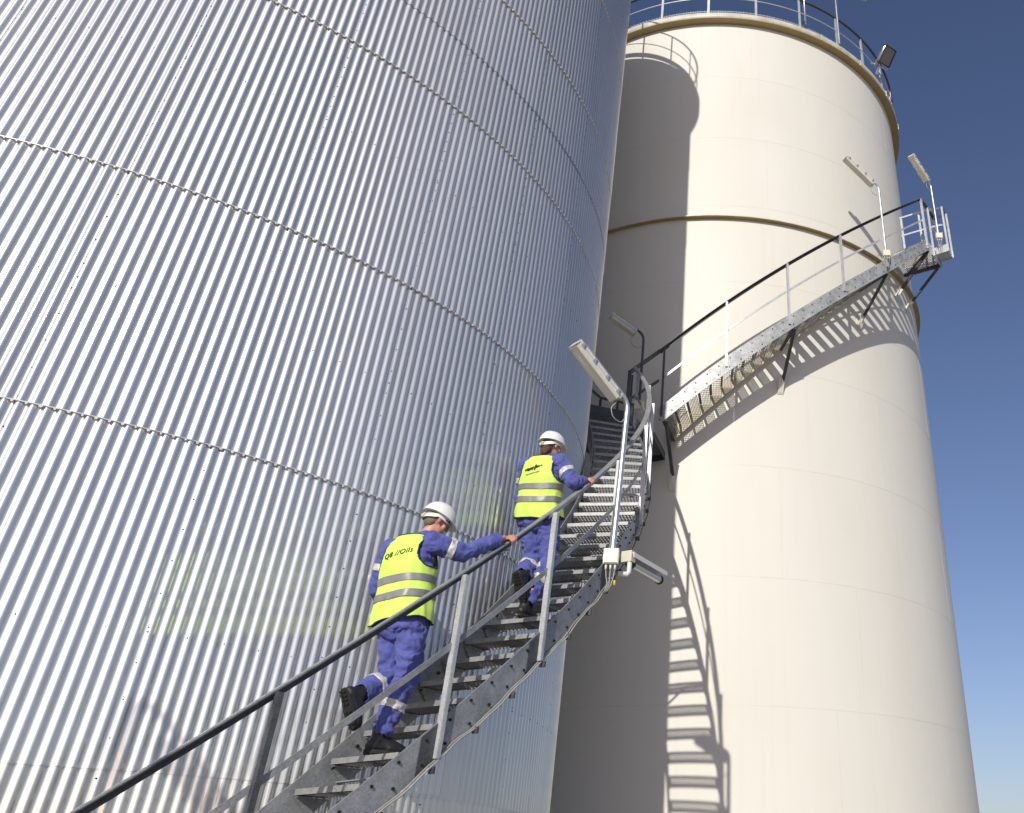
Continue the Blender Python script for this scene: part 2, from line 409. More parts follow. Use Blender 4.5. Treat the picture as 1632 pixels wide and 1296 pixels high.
# roof edge rail, posts at measured bearings
mb = MB(); pts = [rad(i*2.5)*5.2+Vector((0, 0, 19.32)) for i in range(145)]
rings = [[p+rad(i*2.5)*dx+Vector((0, 0, dz)) for dx, dz in ((-.025, -.025), (.025, -.025), (.025, .025), (-.025, .025))] for i, p in enumerate(pts)]
mb.sweep(rings); mb.build('handrail', GALVD, tank2)
mb = MB(); mb.tube([p-Vector((0, 0, .52)) for p in pts], .016, 6); mb.build('mid_rail', GALVL, tank2)
me = MB(); me.box((0, 0, .56), .06, .012, 1.12); me.box((0, .025, .56), .012, .05, 1.12); me = me.mesh('post', GALVL)
for a in [-27, -15.98, -2.8, 10.45, 23.5, 36.5, 47.9, 60, 72, 84, 96, 108, 120, 135, 150, 165, 180, 195, 210, 225, 240, 255, 270, 285, 300, 315, 324]:
    o = link('post', me, tank2); o.location = rad(a)*5.2+Vector((0, 0, 18.19)); o.rotation_euler = (0, 0, R(a))
mb = MB()
ring(mb, 5.13, 5.14, 18.30, 18.315, 180); ring(mb, 5.13, 5.14, 18.375, 18.385, 180)
for i in range(0, 720):
    p = rad(i*.5)*5.135; mb.box(p+Vector((0, 0, 18.30)), .007, .007, .19 if i % 2 else .23)
o = mb.build('walkway_edge_mesh', GALVL, tank2); o['kind'] = 'stuff'

# ------------------------------------------------------------------ stairs
def put(o, parent, loc=(0, 0, 0), rz=0):
    o.parent = parent; o.location = Vector(loc)-parent.location; o.rotation_euler = (0, 0, rz); return o
def bw(mb, name, material, parent, smooth=False, sharp=None):
    """build in world coordinates, hang under a thing"""
    o = mb.build(name, material, None, smooth, sharp); return put(o, parent)

def tread_parts(width, depth, nb=8, radial=False):
    """x radial (centred), y forward, z up; top at z = 0"""
    g = MB(); x0 = -width/2+.012; x1 = width/2-.012
    if radial:
        for i in range(nb):
            y = .012+(depth-.02)*i/(nb-1); g.box((0, y, -.016), x1-x0, .0045, .028)
        for i in range(11):
            x = x0+(x1-x0)*i/10; g.box((x, depth/2, -.006), .005, depth-.012, .007)
    else:
        n = int(width/.037)
        for i in range(n+1):
            x = x0+(x1-x0)*i/n; g.box((x, depth/2, -.017), .0045, depth-.012, .026)
        for i in range(5):
            y = .03+(depth-.05)*i/4; g.box((0, y, -.008), x1-x0, .006, .009)
    g.box((0, depth-.004, -.019), x1-x0, .005, .03)
    grating = g.mesh('grating', GRAT)
    e = MB(); e.box((0, 0, -.017), x1-x0, .006, .034); e.box((0, .017, .0015), x1-x0, .034, .004); 
    nose = e.mesh('nosing', GALVM)
    brk = []
    for sx in (-1, 1):
        b = MB(); x = sx*(width/2-.006)
        V = [(x-.004, .0, -.04), (x-.004, depth, -.04), (x-.004, depth*.62, -.135), (x-.004, depth*.42, -.135)]
        b.add([Vector(v) for v in V]+[Vector(v)+Vector((.008, 0, 0)) for v in V], [(0, 1, 2, 3), (7, 6, 5, 4), (0, 4, 5, 1), (1, 5, 6, 2), (2, 6, 7, 3), (3, 7, 4, 0)])
        b.box((x-sx*.02, depth/2, -.043), .04, depth*.9, .005)
        for y in (depth*.3, depth*.75): bolt(b, Vector((x-sx*.006, y, -.028)), (-sx, 0, 0), .011, .014)
        brk.append(b.mesh('tread_bracket', GALV))
    return grating, nose, brk

def helix_plate(P, r, th0, th1, zt, zb, t, n):
    mb = MB(); rings = []
    for i in range(n+1):
        th = th0+(th1-th0)*i/n
        rings.append([P(r, th, zb(th)), P(r+t, th, zb(th)), P(r+t, th, zt(th)), P(r, th, zt(th))])
    mb.sweep(rings); return mb
def helix_profile(P, r, zf, th0, th1, n, prof):
    mb = MB()
    rings = [[P(r+a, th0+(th1-th0)*i/n, zf(th0+(th1-th0)*i/n)+b) for a, b in prof] for i in range(n+1)]
    mb.sweep(rings); return mb

def rail1(th): return .306+.0973*(th-41.17)
stair1 = thing('spiral_stair', 'grey galvanised steel stair curving up round the corrugated metal tank, both workers on it', 'staircase', P1(6.5, 29, GZ))
T0, T1 = 31.5, 113.0
# outer stringer in bolted lengths
seg = [T0, 40, 49, 58.0, 66.4, 76.2, 86, 95, 104, T1]
for a, b in zip(seg[:-1], seg[1:]):
    bw(helix_plate(P1, 6.862, a+.02, b-.02, lambda t: max(rail1(t)-1.03, GZ+.02), lambda t: max(rail1(t)-1.295, GZ), .010, 14), 'outer_stringer_plate', GALV, stair1)
for a, b in zip(seg[:-1], seg[1:]):
    bw(helix_plate(P1, 6.105, a+.02, b-.02, lambda t: max(rail1(t)-.97, GZ+.02), lambda t: max(rail1(t)-1.31, GZ), .010, 14), 'inner_stringer_plate', GALV, stair1)
for th in seg[1:-1]:
    bw(helix_plate(P1, 6.8725, th-.55, th+.55, lambda t: rail1(t)-1.04, lambda t: rail1(t)-1.285, .006, 2), 'splice_plate', GALVD, stair1)
# handrail: angle section, then round tube where it turns round the end
bw(helix_profile(P1, 6.835, rail1, T0-1, 66.5, 70, [(-.028, .0), (.035, .0), (.035, .009), (-.020, .009), (-.020, -.050), (-.028, -.050)]), 'handrail', GALVD, stair1)
bw(helix_profile(P1, 6.835, lambda t: rail1(t)+.0095, T0-1, 66.5, 70, [(-.026, .0), (.034, .0), (.034, .012), (-.026, .012)]), 'handrail_cap', GALV, stair1)
bw(helix_profile(P1, 6.835, lambda t: rail1(t)-.006, 66.52, 112, 90, [(-.028, -.018), (-.02, -.026), (.025, -.026), (.034, -.018), (.034, .018), (.026, .026), (-.02, .026), (-.028, .018)]), 'upper_handrail', GALVM, stair1, True, 50)
mids = [29.3, 38.5, 48.2, 58.55, 67.0, 77.4, 87.2, 95.5, 103.5, 111.6]
for a, b in zip(mids[:-1], mids[1:]):
    bw(helix_plate(P1, 6.872, max(a, 31)+.1, b-.1, lambda t: rail1(t)-.49, lambda t: rail1(t)-.545, .008, 10), 'mid_rail', GALV, stair1)
for th in mids[1:]:
    mb = MB(); M3 = Matrix.Rotation(R(th), 3, 'Z')
    zt, zb = rail1(th)+.0, max(rail1(th)-1.265, GZ)
    c = P1(6.887, th, 0)
    mb.box(Vector((c.x, c.y, (zt+zb)/2)), .008, .048, zt-zb, M3)
    mb.box(Vector((c.x, c.y, (zt+zb)/2))+rad(th)*.0215+tan(th)*.0185, .030, .007, zt-zb-.004, M3)
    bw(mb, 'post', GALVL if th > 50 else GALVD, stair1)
# bolts on the stringers
mb = MB()
th = T0+1
while th < T1:
    for dz in (-1.085, -1.24):
        bolt(mb, P1(6.872, th+rnd.uniform(-.1, .1), rail1(th)+dz), rad(th), .0105, .014)
        bolt(mb, P1(6.115, th+.3, rail1(th)+dz+.01), rad(th), .013, .016)
    th += 2.107/1.0*.75
o = bw(mb, 'stringer_bolts', BLACK, stair1); o['kind'] = 'stuff'
def nose1(th): return .95+.0973*(th-58.34)
gr, no, br = tread_parts(.738, .268)
th = 58.34-2.107*12; k = 0
while th < 112.9:
    z = nose1(th)
    if z > GZ+.08:
        o = link('tread', gr); put(o, stair1, P1(6.489, th, z), R(th-90))
        for nm, me in (('nosing', no), ('tread_bracket', br[0]), ('tread_bracket', br[1])):
            c = link(nm, me); c.parent = o
    th += 2.107
# cables clipped under the outer stringer
for j in range(4):
    pts = []; ph = rnd.uniform(0, 6)
    for i in range(0, 150):
        t = 33+(102-33)*i/149
        if j == 2: continue
        if j == 3 and t < 76: continue
        if j == 1 and t > 76.2: continue
        pts.append(P1(6.889+.012*j+.006*math.sin(i*.7+ph*2), t, max(rail1(t)-1.285-.015*(j % 3)+.010*math.sin(i*.45+ph)+.006*math.sin(i*1.3+ph), GZ+.02)))
    if not pts: continue
    mb = MB(); mb.tube(pts, .0055 if j != 1 else .007, 6); bw(mb, 'cable', CABLE if j != 3 else BLACK, stair1, True)
for t in range(34, 112, 3):
    mb = MB(); mb.box(P1(6.903, t+.4, rail1(t)-1.285), .018, .05, .045, Matrix.Rotation(R(t), 3, 'Z')); bw(mb, 'cable_clip', GALVD, stair1)
# support brackets to the tank
for th in (44, 57.3, 70, 83, 96, 108):
    mb = MB(); z = rail1(th)-1.25
    mb.bar(P1(6.86, th, z), P1(6.02, th, z-.02), .06, .008); mb.bar(P1(6.86, th, z-.03), P1(6.86, th, z+.06), .06, .006, rad(th))
    mb.bar(P1(6.55, th, z-.01), P1(6.03, th, z-.42), .05, .008)
    bw(mb, 'wall_bracket', GALV, stair1)

# landing between the tanks
LZ = nose1(112.9)+.19
land = thing('stair_landing', 'small dark steel landing in the shadow between the two tanks', 'landing', P1(6.5, 113, LZ))
poly = [(-2.29, 12.97), (-1.66, 13.25), (-1.25, 14.06), (-1.12, 14.90), (-1.75, 15.13), (-2.35, 14.85), (-2.72, 13.95)]
ctr = Vector((sum(p[0] for p in poly)/7, sum(p[1] for p in poly)/7, 0))
mb = MB()
for a, b in zip(poly, poly[1:]+poly[:1]): mb.bar((a[0], a[1], LZ-.07), (b[0], b[1], LZ-.07), .012, .14)
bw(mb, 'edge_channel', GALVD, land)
def inside(x, y):
    c = False; j = len(poly)-1
    for i in range(len(poly)):
        xi, yi = poly[i]; xj, yj = poly[j]
        if (yi > y) != (yj > y) and x < (xj-xi)*(y-yi)/(yj-yi)+xi: c = not c
        j = i
    return c
def clip(fixed, horizontal):
    t = [k*.01 for k in range(-300, 1600)]; run = []
    for k in t:
        if (inside(k, fixed) if horizontal else inside(fixed, k)): run.append(k)
    return (run[0], run[-1]) if run else None
mb = MB(); y = 12.99
while y < 15.1:
    c = clip(y, True)
    if c: mb.bar((c[0], y, LZ-.016), (c[1], y, LZ-.016), .0045, .03)
    y += .034
x = -2.70
while x < -1.13:
    c = clip(x, False)
    if c: mb.bar((x, c[0], LZ-.005), (x, c[1], LZ-.005), .005, .008)
    x += .05
o = bw(mb, 'floor_grating', GRAT, land)
mb = MB()
for a, b in ((poly[4], poly[5]), (poly[5], poly[6])):
    for dz in (1.05, .55): mb.bar((a[0], a[1], LZ+dz), (b[0], b[1], LZ+dz), .012, .05)
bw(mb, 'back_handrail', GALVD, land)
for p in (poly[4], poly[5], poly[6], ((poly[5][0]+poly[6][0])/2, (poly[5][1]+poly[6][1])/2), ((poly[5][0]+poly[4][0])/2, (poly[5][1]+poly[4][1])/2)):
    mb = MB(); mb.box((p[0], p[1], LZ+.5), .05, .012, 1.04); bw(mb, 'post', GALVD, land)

# second stair round the cream tank
def rail2(th): return 8.88+.0885*th
def top2(th): return rail2(th)-1.19
stair2 = thing('upper_spiral_stair', 'galvanised steel stair with dark handrail climbing round the sunlit cream tank to a small platform', 'staircase', P2(5.6, -9, LZ))
A0, A1 = -8.9, 53.4
segs = [A0, 2.1, 12.9, 24.2, 36.6, 53.4]
for a, b in zip(segs[:-1], segs[1:]):
    bw(helix_plate(P2, 6.0, a+.03, b-.03, top2, lambda t: top2(t)-.325, .010, 14), 'outer_stringer_plate', GALVS, stair2)
bw(helix_plate(P2, 5.17, A0, A1, lambda t: top2(t)-.02, lambda t: top2(t)-.345, .010, 80), 'inner_stringer', STRG, stair2)
bw(helix_profile(P2, 5.985, rail2, A0, A1, 90, [(-.03, .0), (.035, .0), (.035, .010), (-.021, .010), (-.021, -.055), (-.03, -.055)]), 'handrail', GALVD, stair2)
pst = [-8.3, 2.35, 13.6, 25.05, 36.4, 47.8, 53.2]
for a, b in zip(pst[:-1], pst[1:]):
    bw(helix_plate(P2, 5.985, a+.1, b-.1, lambda t: rail2(t)-.60, lambda t: rail2(t)-.655, .008, 10), 'mid_rail', GALVL, stair2)
for th in pst:
    if th == 47.8: continue
    mb = MB(); M3 = Matrix.Rotation(R(th), 3, 'Z'); zt, zb = rail2(th)-.001, top2(th)-.19
    c = P2(6.016, th, (zt+zb)/2); mb.box(c, .008, .05, zt-zb, M3); mb.box(c+rad(th)*.020+tan(th)*.022, .032, .006, zt-zb-.004, M3)
    bw(mb, 'post', GALVD if th < 0 else GALVL, stair2)
mb = MB(); th = A0+.6
while th < A1:
    for dz in (-.07, -.25): bolt(mb, P2(6.0101, th+rnd.uniform(-.1, .1), top2(th)+dz), rad(th), .012, .010)
    th += 1.9
o = bw(mb, 'stringer_bolts', BLACK, stair2); o['kind'] = 'stuff'
gr2, no2, br2 = tread_parts(.80, .215, 8, True)
th = A0+.3
while th < A1-1:
    o = link('tread', gr2); put(o, stair2, P2(5.59, th, top2(th)-.10), R(th-90))
    for nm, me in (('nosing', no2),):
        c = link(nm, me); c.parent = o
    th += 2.06
# struts down to the tank wall
for th in (-7.6, 14.6, 36.5):
    zt = top2(th)-.33
    mb = MB(); a = P2(5.98, th, zt); b = P2(5.16, th, zt-.72)
    mb.bar(a, b, .06, .008, tan(th), (0, 0)); mb.bar(a+tan(th)*.026, b+tan(th)*.026, .006, .055, tan(th), (0, 0))
    mb.bar(P2(6.0, th, zt-.01), P2(5.14, th, zt-.01), .07, .012)
    bw(mb, 'strut', GALVD, stair2)
    mb = MB(); mb.bar(P2(5.22, th, zt-.65), P2(5.08, th, zt-.80), .10, .012, tan(th)); mb.bar(P2(5.078, th, zt-.62), P2(5.078, th, zt-.92), .12, .014, rad(th))
    mb.bar(P2(5.24, th, zt-.60), P2(5.09, th, zt-.90), .008, .11, tan(th))
    bw(mb, 'strut_foot', CREAM, stair2)

# platform at the top of the second stair
PZ = top2(53.4)-.03
plat = thing('stair_platform', 'small galvanised platform with railings jutting out against the sky at the top of the stair', 'platform', P2(5.6, 57, PZ))
q0, q1 = 53.45, 61.6
mb = MB()
mb.sweep([[P2(6.0, q0+(q1-q0)*i/6, PZ-.27), P2(6.01, q0+(q1-q0)*i/6, PZ-.27), P2(6.01, q0+(q1-q0)*i/6, PZ+.02), P2(6.0, q0+(q1-q0)*i/6, PZ+.02)] for i in range(7)])
mb.bar(P2(6.0, q1, PZ-.12), P2(5.12, q1, PZ-.12), .010, .28); mb.bar(P2(5.99, q0+.2, PZ-.12), P2(5.12, q0+.2, PZ-.12), .010, .24)
bw(mb, 'edge_channel', GALVL, plat)
mb = MB()
for i in range(26):
    r = 5.14+.86*i/25; mb.sweep([[P2(r, q0+(q1-q0)*k/4, PZ-.03), P2(r+.005, q0+(q1-q0)*k/4, PZ-.03), P2(r+.005, q0+(q1-q0)*k/4, PZ), P2(r, q0+(q1-q0)*k/4, PZ)] for k in range(5)])
for i in range(20):
    t = q0+(q1-q0)*i/19; mb.bar(P2(5.13, t, PZ-.006), P2(6.0, t, PZ-.006), .005, .008)
bw(mb, 'floor_grating', GRAT, plat)
# outer pulpit: little box step with a round hoop rail
c0 = P2(6.22, 59.2, 0)
tA, rA = tan(59.2), rad(59.2)
mb = MB(); Mq = Matrix.Rotation(R(59.2-90), 3, 'Z')
for sx, sy, ex, ey in ((0, -1, .28, .01), (0, 1, .28, .01), (1, 0, .01, .34), ):
    mb.box(c0+rA*(sx*.14-.04)+tA*(sy*.165)+Vector((0, 0, PZ-.06)), ex if sx == 0 else .010, ey if sx == 0 else .33, .20, Mq)
mb.box(c0-rA*.04+Vector((0, 0, PZ-.14)), .27, .32, .008, Mq)
bw(mb, 'outer_step_box', GALVL, plat)
mb = MB()
pts = []
for i in range(13):
    a = math.pi*i/12; pts.append(c0+rA*(-.03+.15*math.sin(a))+tA*(-.16*math.cos(a))+Vector((0, 0, PZ+1.14)))
pts = [P2(6.0, 57.5, PZ+1.14)]+pts+[P2(6.0, 61.3, PZ+1.14)]
for a, b in zip(pts[:-1], pts[1:]): mb.bar(a, b, .008, .06)
bw(mb, 'hoop_rail', GALVD, plat, True, 40)
mb = MB(); 
for a, b in zip(pts[:-1], pts[1:]): mb.bar(a-Vector((0, 0, .5)), b-Vector((0, 0, .5)), .008, .045)
bw(mb, 'hoop_mid_rail', GALV, plat)
mb = MB(); zr = PZ+1.22
for a, b in ((P2(6.0, 53.3, rail2(53.4)), P2(6.0, 61.6, rail2(53.4))),):
    for i in range(5):
        t = 53.3+8.3*i/5; mb.bar(P2(6.0, t, rail2(53.4)-.01), P2(6.0, t+1.66, rail2(53.4)-.01), .06, .055)
bw(mb, 'handrail', GALVD, plat)
for dz in (.30, -.25):
    mb = MB(); mb.bar(P2(5.98, 61.6, zr+dz), P2(5.16, 61.6, zr+dz), .012, .045); bw(mb, 'end_rail', GALVL, plat)
mb = MB(); mb.bar(P2(5.98, 57.2, zr-.45), P2(5.98, 61.4, zr-.45), .010, .045)
bw(mb, 'side_rail', GALVL, plat)
for th, r, h in ((53.5, 6.016, 1.22), (56.9, 6.016, 1.22), (61.3, 6.016, 1.22), (61.5, 5.2, 1.5), (61.5, 5.65, 1.5)):
    mb = MB(); mb.box(P2(r, th, PZ+h/2-.12), .05, .012, h+.24, Matrix.Rotation(R(th), 3, 'Z')); mb.box(P2(r, th, PZ+h/2-.12)+rad(th)*.0, .008, .05, h+.2, Matrix.Rotation(R(th), 3, 'Z'))
    bw(mb, 'post', GALVL, plat)
for sx, sy in ((.11, -.16), (.11, .16)):
    mb = MB(); mb.box(c0+rA*sx+tA*sy+Vector((0, 0, PZ+.5)), .045, .012, 1.3, Mq); bw(mb, 'post', GALVL, plat)
mb = MB(); mb.bar(P2(5.95, 61.55, PZ+.18), P2(5.15, 61.55, PZ+.18), .012, .30); bw(mb, 'end_toe_board', JBOX, plat)
for th in (53.9, 60.6):
    zt = PZ-.28
    mb = MB(); a = P2(5.98, th, zt); b = P2(5.16, th, zt-.82)
    mb.bar(a, b, .07, .008, tan(th)); mb.bar(a+tan(th)*.03, b+tan(th)*.03, .006, .07, tan(th)); mb.bar(P2(6.0, th, zt+.02), P2(5.12, th, zt+.02), .08, .05)
    bw(mb, 'strut', GALVD, plat)
    mb = MB(); mb.bar(P2(5.24, th, zt-.74), P2(5.085, th, zt-.90), .11, .012, tan(th)); mb.bar(P2(5.24, th, zt-.70), P2(5.09, th, zt-.96), .008, .11, tan(th)); bw(mb, 'strut_foot', CREAM, plat)
mb = MB(); mb.bar(P2(5.98, 53.9, PZ-.27), P2(5.2, 60.6, PZ-.27), .05, .04); bw(mb, 'cross_brace', GALVD, plat)
mb = MB(); mb.bar(P2(6.0, A0, rail2(A0)-.01), Vector((-1.655, 13.30, rail1(112))), .055, .06)
mb.bar(P2(6.0, A0, rail2(A0)-.62), Vector((-1.655, 13.30, rail1(112)-.52)), .010, .05)
bw(mb, 'corner_handrail', GALVD, land)
mb = MB()
for dx, dy in ((0, 0), (.02, .10)): mb.box((-1.655+dx, 13.30+dy, (rail1(112)+LZ-.1)/2), .06, .06 if dx == 0 else .02, rail1(112)-LZ+.1)
bw(mb, 'corner_post', GALVD, land)

# ------------------------------------------------------------------ tube lamps on poles
def az(a, el=0): return Vector((math.sin(R(a))*math.cos(R(el)), math.cos(R(a))*math.cos(R(el)), math.sin(R(el))))
def fixture(parent, c, d, L=1.28, w=.17, hgt=.10, roll=0, s=1.0):
    """box fixture centred at c, long axis d, lens facing down"""
    d = Vector(d).normalized(); u = Vector((0, 0, 1)); u = (u-d*u.dot(d)).normalized(); v = d.cross(u)
    if roll: q = Matrix.Rotation(roll, 3, d); u = q @ u; v = q @ v
    M3 = Matrix((v, d, u)).transposed()
    def T(x, y, z): return c+M3 @ Vector((x, y, z))
    h = MB()
    prof = [(-w/2, 0), (w/2, 0), (w/2, hgt*.35), (w*.36, hgt*.62), (-w*.36, hgt*.62), (-w/2, hgt*.35)]
    h.sweep([[T(x, y, z) for x, z in prof] for y in (-L/2, L/2)])
    bw(h, 'housing', HOUS, parent)
    l = MB(); pr = [(-w*.47, 0), (w*.47, 0), (w*.45, -hgt*.42), (w*.36, -hgt*.58), (-w*.36, -hgt*.58), (-w*.45, -hgt*.42)]
    l.sweep([[T(x, y, z-.0015) for x, z in reversed(pr)] for y in (-L/2+.012, -L/2+.03, L/2-.03, L/2-.012)]); bw(l, 'diffuser', LENS, parent, True, 35)
    for sx in (-1, 1):
        tb = MB(); tb.tube([T(sx*w*.2, -L/2+.07, -hgt*.18), T(sx*w*.2, L/2-.07, -hgt*.18)], .014, 8); bw(tb, 'tube', TUBE, parent, True)
    rf = MB(); rf.box(T(0, 0, -.004), w*.85, L*.93, .004, M3); bw(rf, 'reflector', WHITEP, parent)
    for y in (-.42, -.16, .14, .42):
        for sx in (-1, 1):
            k = MB(); k.box(T(sx*(w/2+.004), y*L, .004), .008, .05, .05, M3); k.box(T(sx*(w/2+.012), y*L, .012), .012, .018, .03, M3)
            bw(k, 'clip', CLIP, parent)
    for sy in (-1, 1):
        e = MB(); e.box(T(0, sy*(L/2+.004), 0), w*.96, .012, hgt*.8, M3); bw(e, 'end_cap', HOUS, parent)
    return T
def lamp(label, base, top, d, L=1.28, el=0, r=.026, box=True, cable=True, dark=False, wid=.17, gap=.062, name='stair_lamp'):
    base = Vector(base); top = Vector(top)
    t = thing(name, label, 'lamp', base, 'tube lamps on bent poles by the stairs')
    dd = az(d, el); m_ = GALVD if dark else ALU
    pts = [base, base+(top-base)*.5, top]
    e0 = R(90-el); Rb = .16; hd = az(d, 0)
    for i in range(1, 7):
        a = e0*i/6; pts.append(top+Vector((0, 0, Rb*math.sin(a)))+hd*(Rb*(1-math.cos(a))))
    pe = pts[-1]; pts.append(pe+dd*(L*.97))
    mb = MB(); mb.tube(pts, r, 10); bw(mb, 'pole', m_, t, True, 50)
    nn = (Vector((0, 0, -1))+dd*dd.z).normalized(); c = pe+dd*(.05+L/2)+nn*(r+gap); fixture(t, c, dd, L, wid)
    if cable:
        s = c-dd*(L/2); q = top-Vector((0, 0, .12)); v = hd
        pp = [s+v*-.01, s-v*.0+Vector((0, 0, -.05)), s+v*.06+Vector((0, 0, -.14)), s+v*.02+Vector((0, 0, -.24)), (s+q)/2+Vector((0, 0, -.16)), q+v*.03]
        cu_ = []
        for i in range(len(pp)-1):
            p0 = pp[max(i-1, 0)]; p1 = pp[i]; p2 = pp[i+1]; p3 = pp[min(i+2, len(pp)-1)]
            for k in range(5):
                x = k/5; cu_.append(.5*((2*p1)+(p2-p0)*x+(2*p0-5*p1+4*p2-p3)*x*x+(3*p1-p0-3*p2+p3)*x**3))
        mb = MB(); mb.tube(cu_, .006, 6); bw(mb, 'supply_cable', CABLE, t, True)
    if box:
        mb = MB(); M3 = Matrix.Rotation(R(box if box is not True else 0), 3, 'Z')
        mb.box(base+Vector((0, -.03, .08)), .15, .08, .15, M3); mb.box(base+Vector((0, -.075, .08)), .135, .012, .135, M3)
        bw(mb, 'junction_box', JBOX, t)
        for dx in (-.045, 0, .045):
            mb = MB(); p = base+Vector((dx, -.04, 0)); mb.tube([p, p-Vector((0, 0, .05))], .012, 8); bw(mb, 'cable_gland', HOUS, t, True)
            mb = MB(); mb.tube([p-Vector((0, 0, .04)), p-Vector((dx*.2, 0, .12)), p-Vector((dx*.6-.0, 0, .2)), p-Vector((dx*.7+.03, .02, .27))], .006, 6); bw(mb, 'gland_cable', CABLE, t, True)
    return t
lamp('large pale tube lamp on a bent silver pole, nearest and largest of the stair lamps', P1(6.935, 76.5, 2.66), P1(6.935, 77.6, 4.44), -135, .76, 35, .030)
lamp('dark shaded tube lamp on a pole at the corner where the two stairs meet', P1(6.92, 110.8, LZ-.1), P1(6.92, 110.8, 7.66), -124, .50, 20, .022, dark=True, wid=.14)
lamp('silver tube lamp standing on the upper stair in front of the cream tank', P2(6.045, 36.4, 10.95), P2(6.045, 36.4, 12.78), -118, .84, 35, .024)
lamp('silver tube lamp at the platform, seen against the blue sky', P2(6.2, 56.4, PZ+.12), P2(6.2, 56.4, PZ+1.70), -138, .74, 32, .020)
lamp('tube lamp on the cream tank roof railing, cut by the top edge of the photo', P2(5.27, 36.5, 18.25), P2(5.27, 36.5, 20.35), 70, .8, 5, .026, cable=False, box=False)
lamp('pole lamp outside the left edge, only its shadow shows on the corrugated metal', (-4.64, 1.80, GZ), (-4.64, 1.80, 3.02), 152, .95, -8, .028, wid=.055, gap=.10)
# second pole at the double post
t = thing('roof_pole', 'slim silver pole clamped beside a roof railing post of the cream tank', 'pole', P2(5.26, 24.9, 18.3))
mb = MB(); mb.tube([P2(5.26, 24.9, 18.35), P2(5.26, 24.9, 20.9)], .024, 8); bw(mb, 'tube', ALU, t, True)
mb = MB(); mb.box(P2(5.24, 24.7, 18.42), .06, .08, .03, Matrix.Rotation(R(24.7), 3, 'Z')); mb.box(P2(5.24, 24.7, 19.2), .06, .08, .03, Matrix.Rotation(R(24.7), 3, 'Z')); bw(mb, 'clamp', GALVD, t)
# low fixture beside the first lamp pole
t = thing('side_lamp', 'white tube lamp fixed low beside the junction box, pointing right away from the stair', 'lamp', P1(6.96, 77.6, 2.62))
c = P1(6.96, 77.6, 2.62); d = az(24, 0); b0 = c+Vector((.07, .1, .05))
mb = MB(); mb.tube([c, c+Vector((.09, .03, 0)), c+Vector((.11, .05, .03)), c+Vector((.11, .06, .14))], .026, 10); bw(mb, 'elbow', WHITEP, t, True, 50)
M3 = Matrix((Vector((d.y, -d.x, 0)), d, Vector((0, 0, 1)))).transposed()
cc = b0+d*.32+Vector((.03, 0, .14))
mb = MB()
mb.sweep([[cc+M3 @ Vector((x, y, z)) for x, z in ((-.085, -.015), (-.08, .035), (.08, .035), (.085, -.015), (.075, -.015), (.07, .025), (-.07, .025), (-.075, -.015))] for y in (-.37, .37)]); bw(mb, 'reflector_hood', WHITEP, t)
mb = MB(); mb.tube([cc+M3 @ Vector((0, y, -.05)) for y in (-.26, .33)], .042, 14); bw(mb, 'glass_sleeve', CLIP, t, True, 50)
for ys in ((.33, .355), (-.32, -.26)):
    mb = MB(); mb.tube([cc+M3 @ Vector((0, y, -.05)) for y in ys], .05, 14); bw(mb, 'end_cap', BLACK, t, True, 50)
mb = MB(); mb.box(cc+M3 @ Vector((0, -.34, 0)), .12, .09, .11, M3); bw(mb, 'mounting_head', JBOX, t)
t = thing('yellow_plug', 'small yellow plug hanging under the junction box of the nearest lamp', 'plug', P1(6.95, 77.6, 2.45))
mb = MB(); mb.tube([P1(6.95, 77.2, 2.54), P1(6.95, 77.2, 2.49)], [.012, .018], 8); bw(mb, 'plug_body', YEL, t, True); mb = MB(); mb.tube([P1(6.95, 77.2, 2.58), P1(6.95, 77.2, 2.54)], .009, 8); bw(mb, 'plug_cap', BLACK, t, True)

# floodlight
t = thing('floodlight', 'square silver floodlight on the roof edge railing of the cream tank, against the sky', 'floodlight', P2(5.25, 52.5, 18.6))
fc = P2(5.58, 55.8, 19.02); fn = Vector((.62, -.36, -.70)).normalized()
fx = fn.cross(Vector((0, 0, 1))).normalized(); fy = fx.cross(fn).normalized(); fy, fx = (fx*.35+fy*.94).normalized(), (fx*.94-fy*.35).normalized()
def FT(x, y, z): return fc+fx*x+fy*y+fn*z
mb = MB(); rings = []
for z, s in ((.0, .25), (-.03, .26), (-.11, .21), (-.18, .13), (-.21, .05)):
    rings.append([FT(s*a, s*b, z) for a, b in ((-1, -.75), (-.75, -1), (.75, -1), (1, -.75), (1, .75), (.75, 1), (-.75, 1), (-1, .75))])
mb.sweep(rings); bw(mb, 'housing', ALU, t, True, 45)
mb = MB(); mb.add([FT(x, y, .006) for x, y in ((-.21, -.21), (.21, -.21), (.21, .21), (-.21, .21))]+[FT(x, y, -.004) for x, y in ((-.21, -.21), (.21, -.21), (.21, .21), (-.21, .21))], [(0, 1, 2, 3), (7, 6, 5, 4), (0, 4, 5, 1), (1, 5, 6, 2), (2, 6, 7, 3), (3, 7, 4, 0)]); bw(mb, 'front_glass', GLASS, t)
mb = MB()
for a, b in (((-.24, -.24), (.24, -.24)), ((.24, -.24), (.24, .24)), ((.24, .24), (-.24, .24)), ((-.24, .24), (-.24, -.24))): mb.bar(FT(*a, .01), FT(*b, .01), .03, .03)
bw(mb, 'frame', GALVD, t)
mb = MB(); mb.bar(FT(-.27, 0, -.05), FT(-.27, -.32, -.05), .05, .008); mb.bar(FT(.27, 0, -.05), FT(.27, -.32, -.05), .05, .008); mb.bar(FT(-.27, -.32, -.05), FT(.27, -.32, -.05), .05, .01)
mb.bar(FT(0, -.32, -.05), P2(5.2, 53.0, 18.75), .05, .05); mb.bar(FT(.1, -.32, -.05), P2(5.2, 56.0, 18.55), .05, .05)
bw(mb, 'bracket', ALU, t)

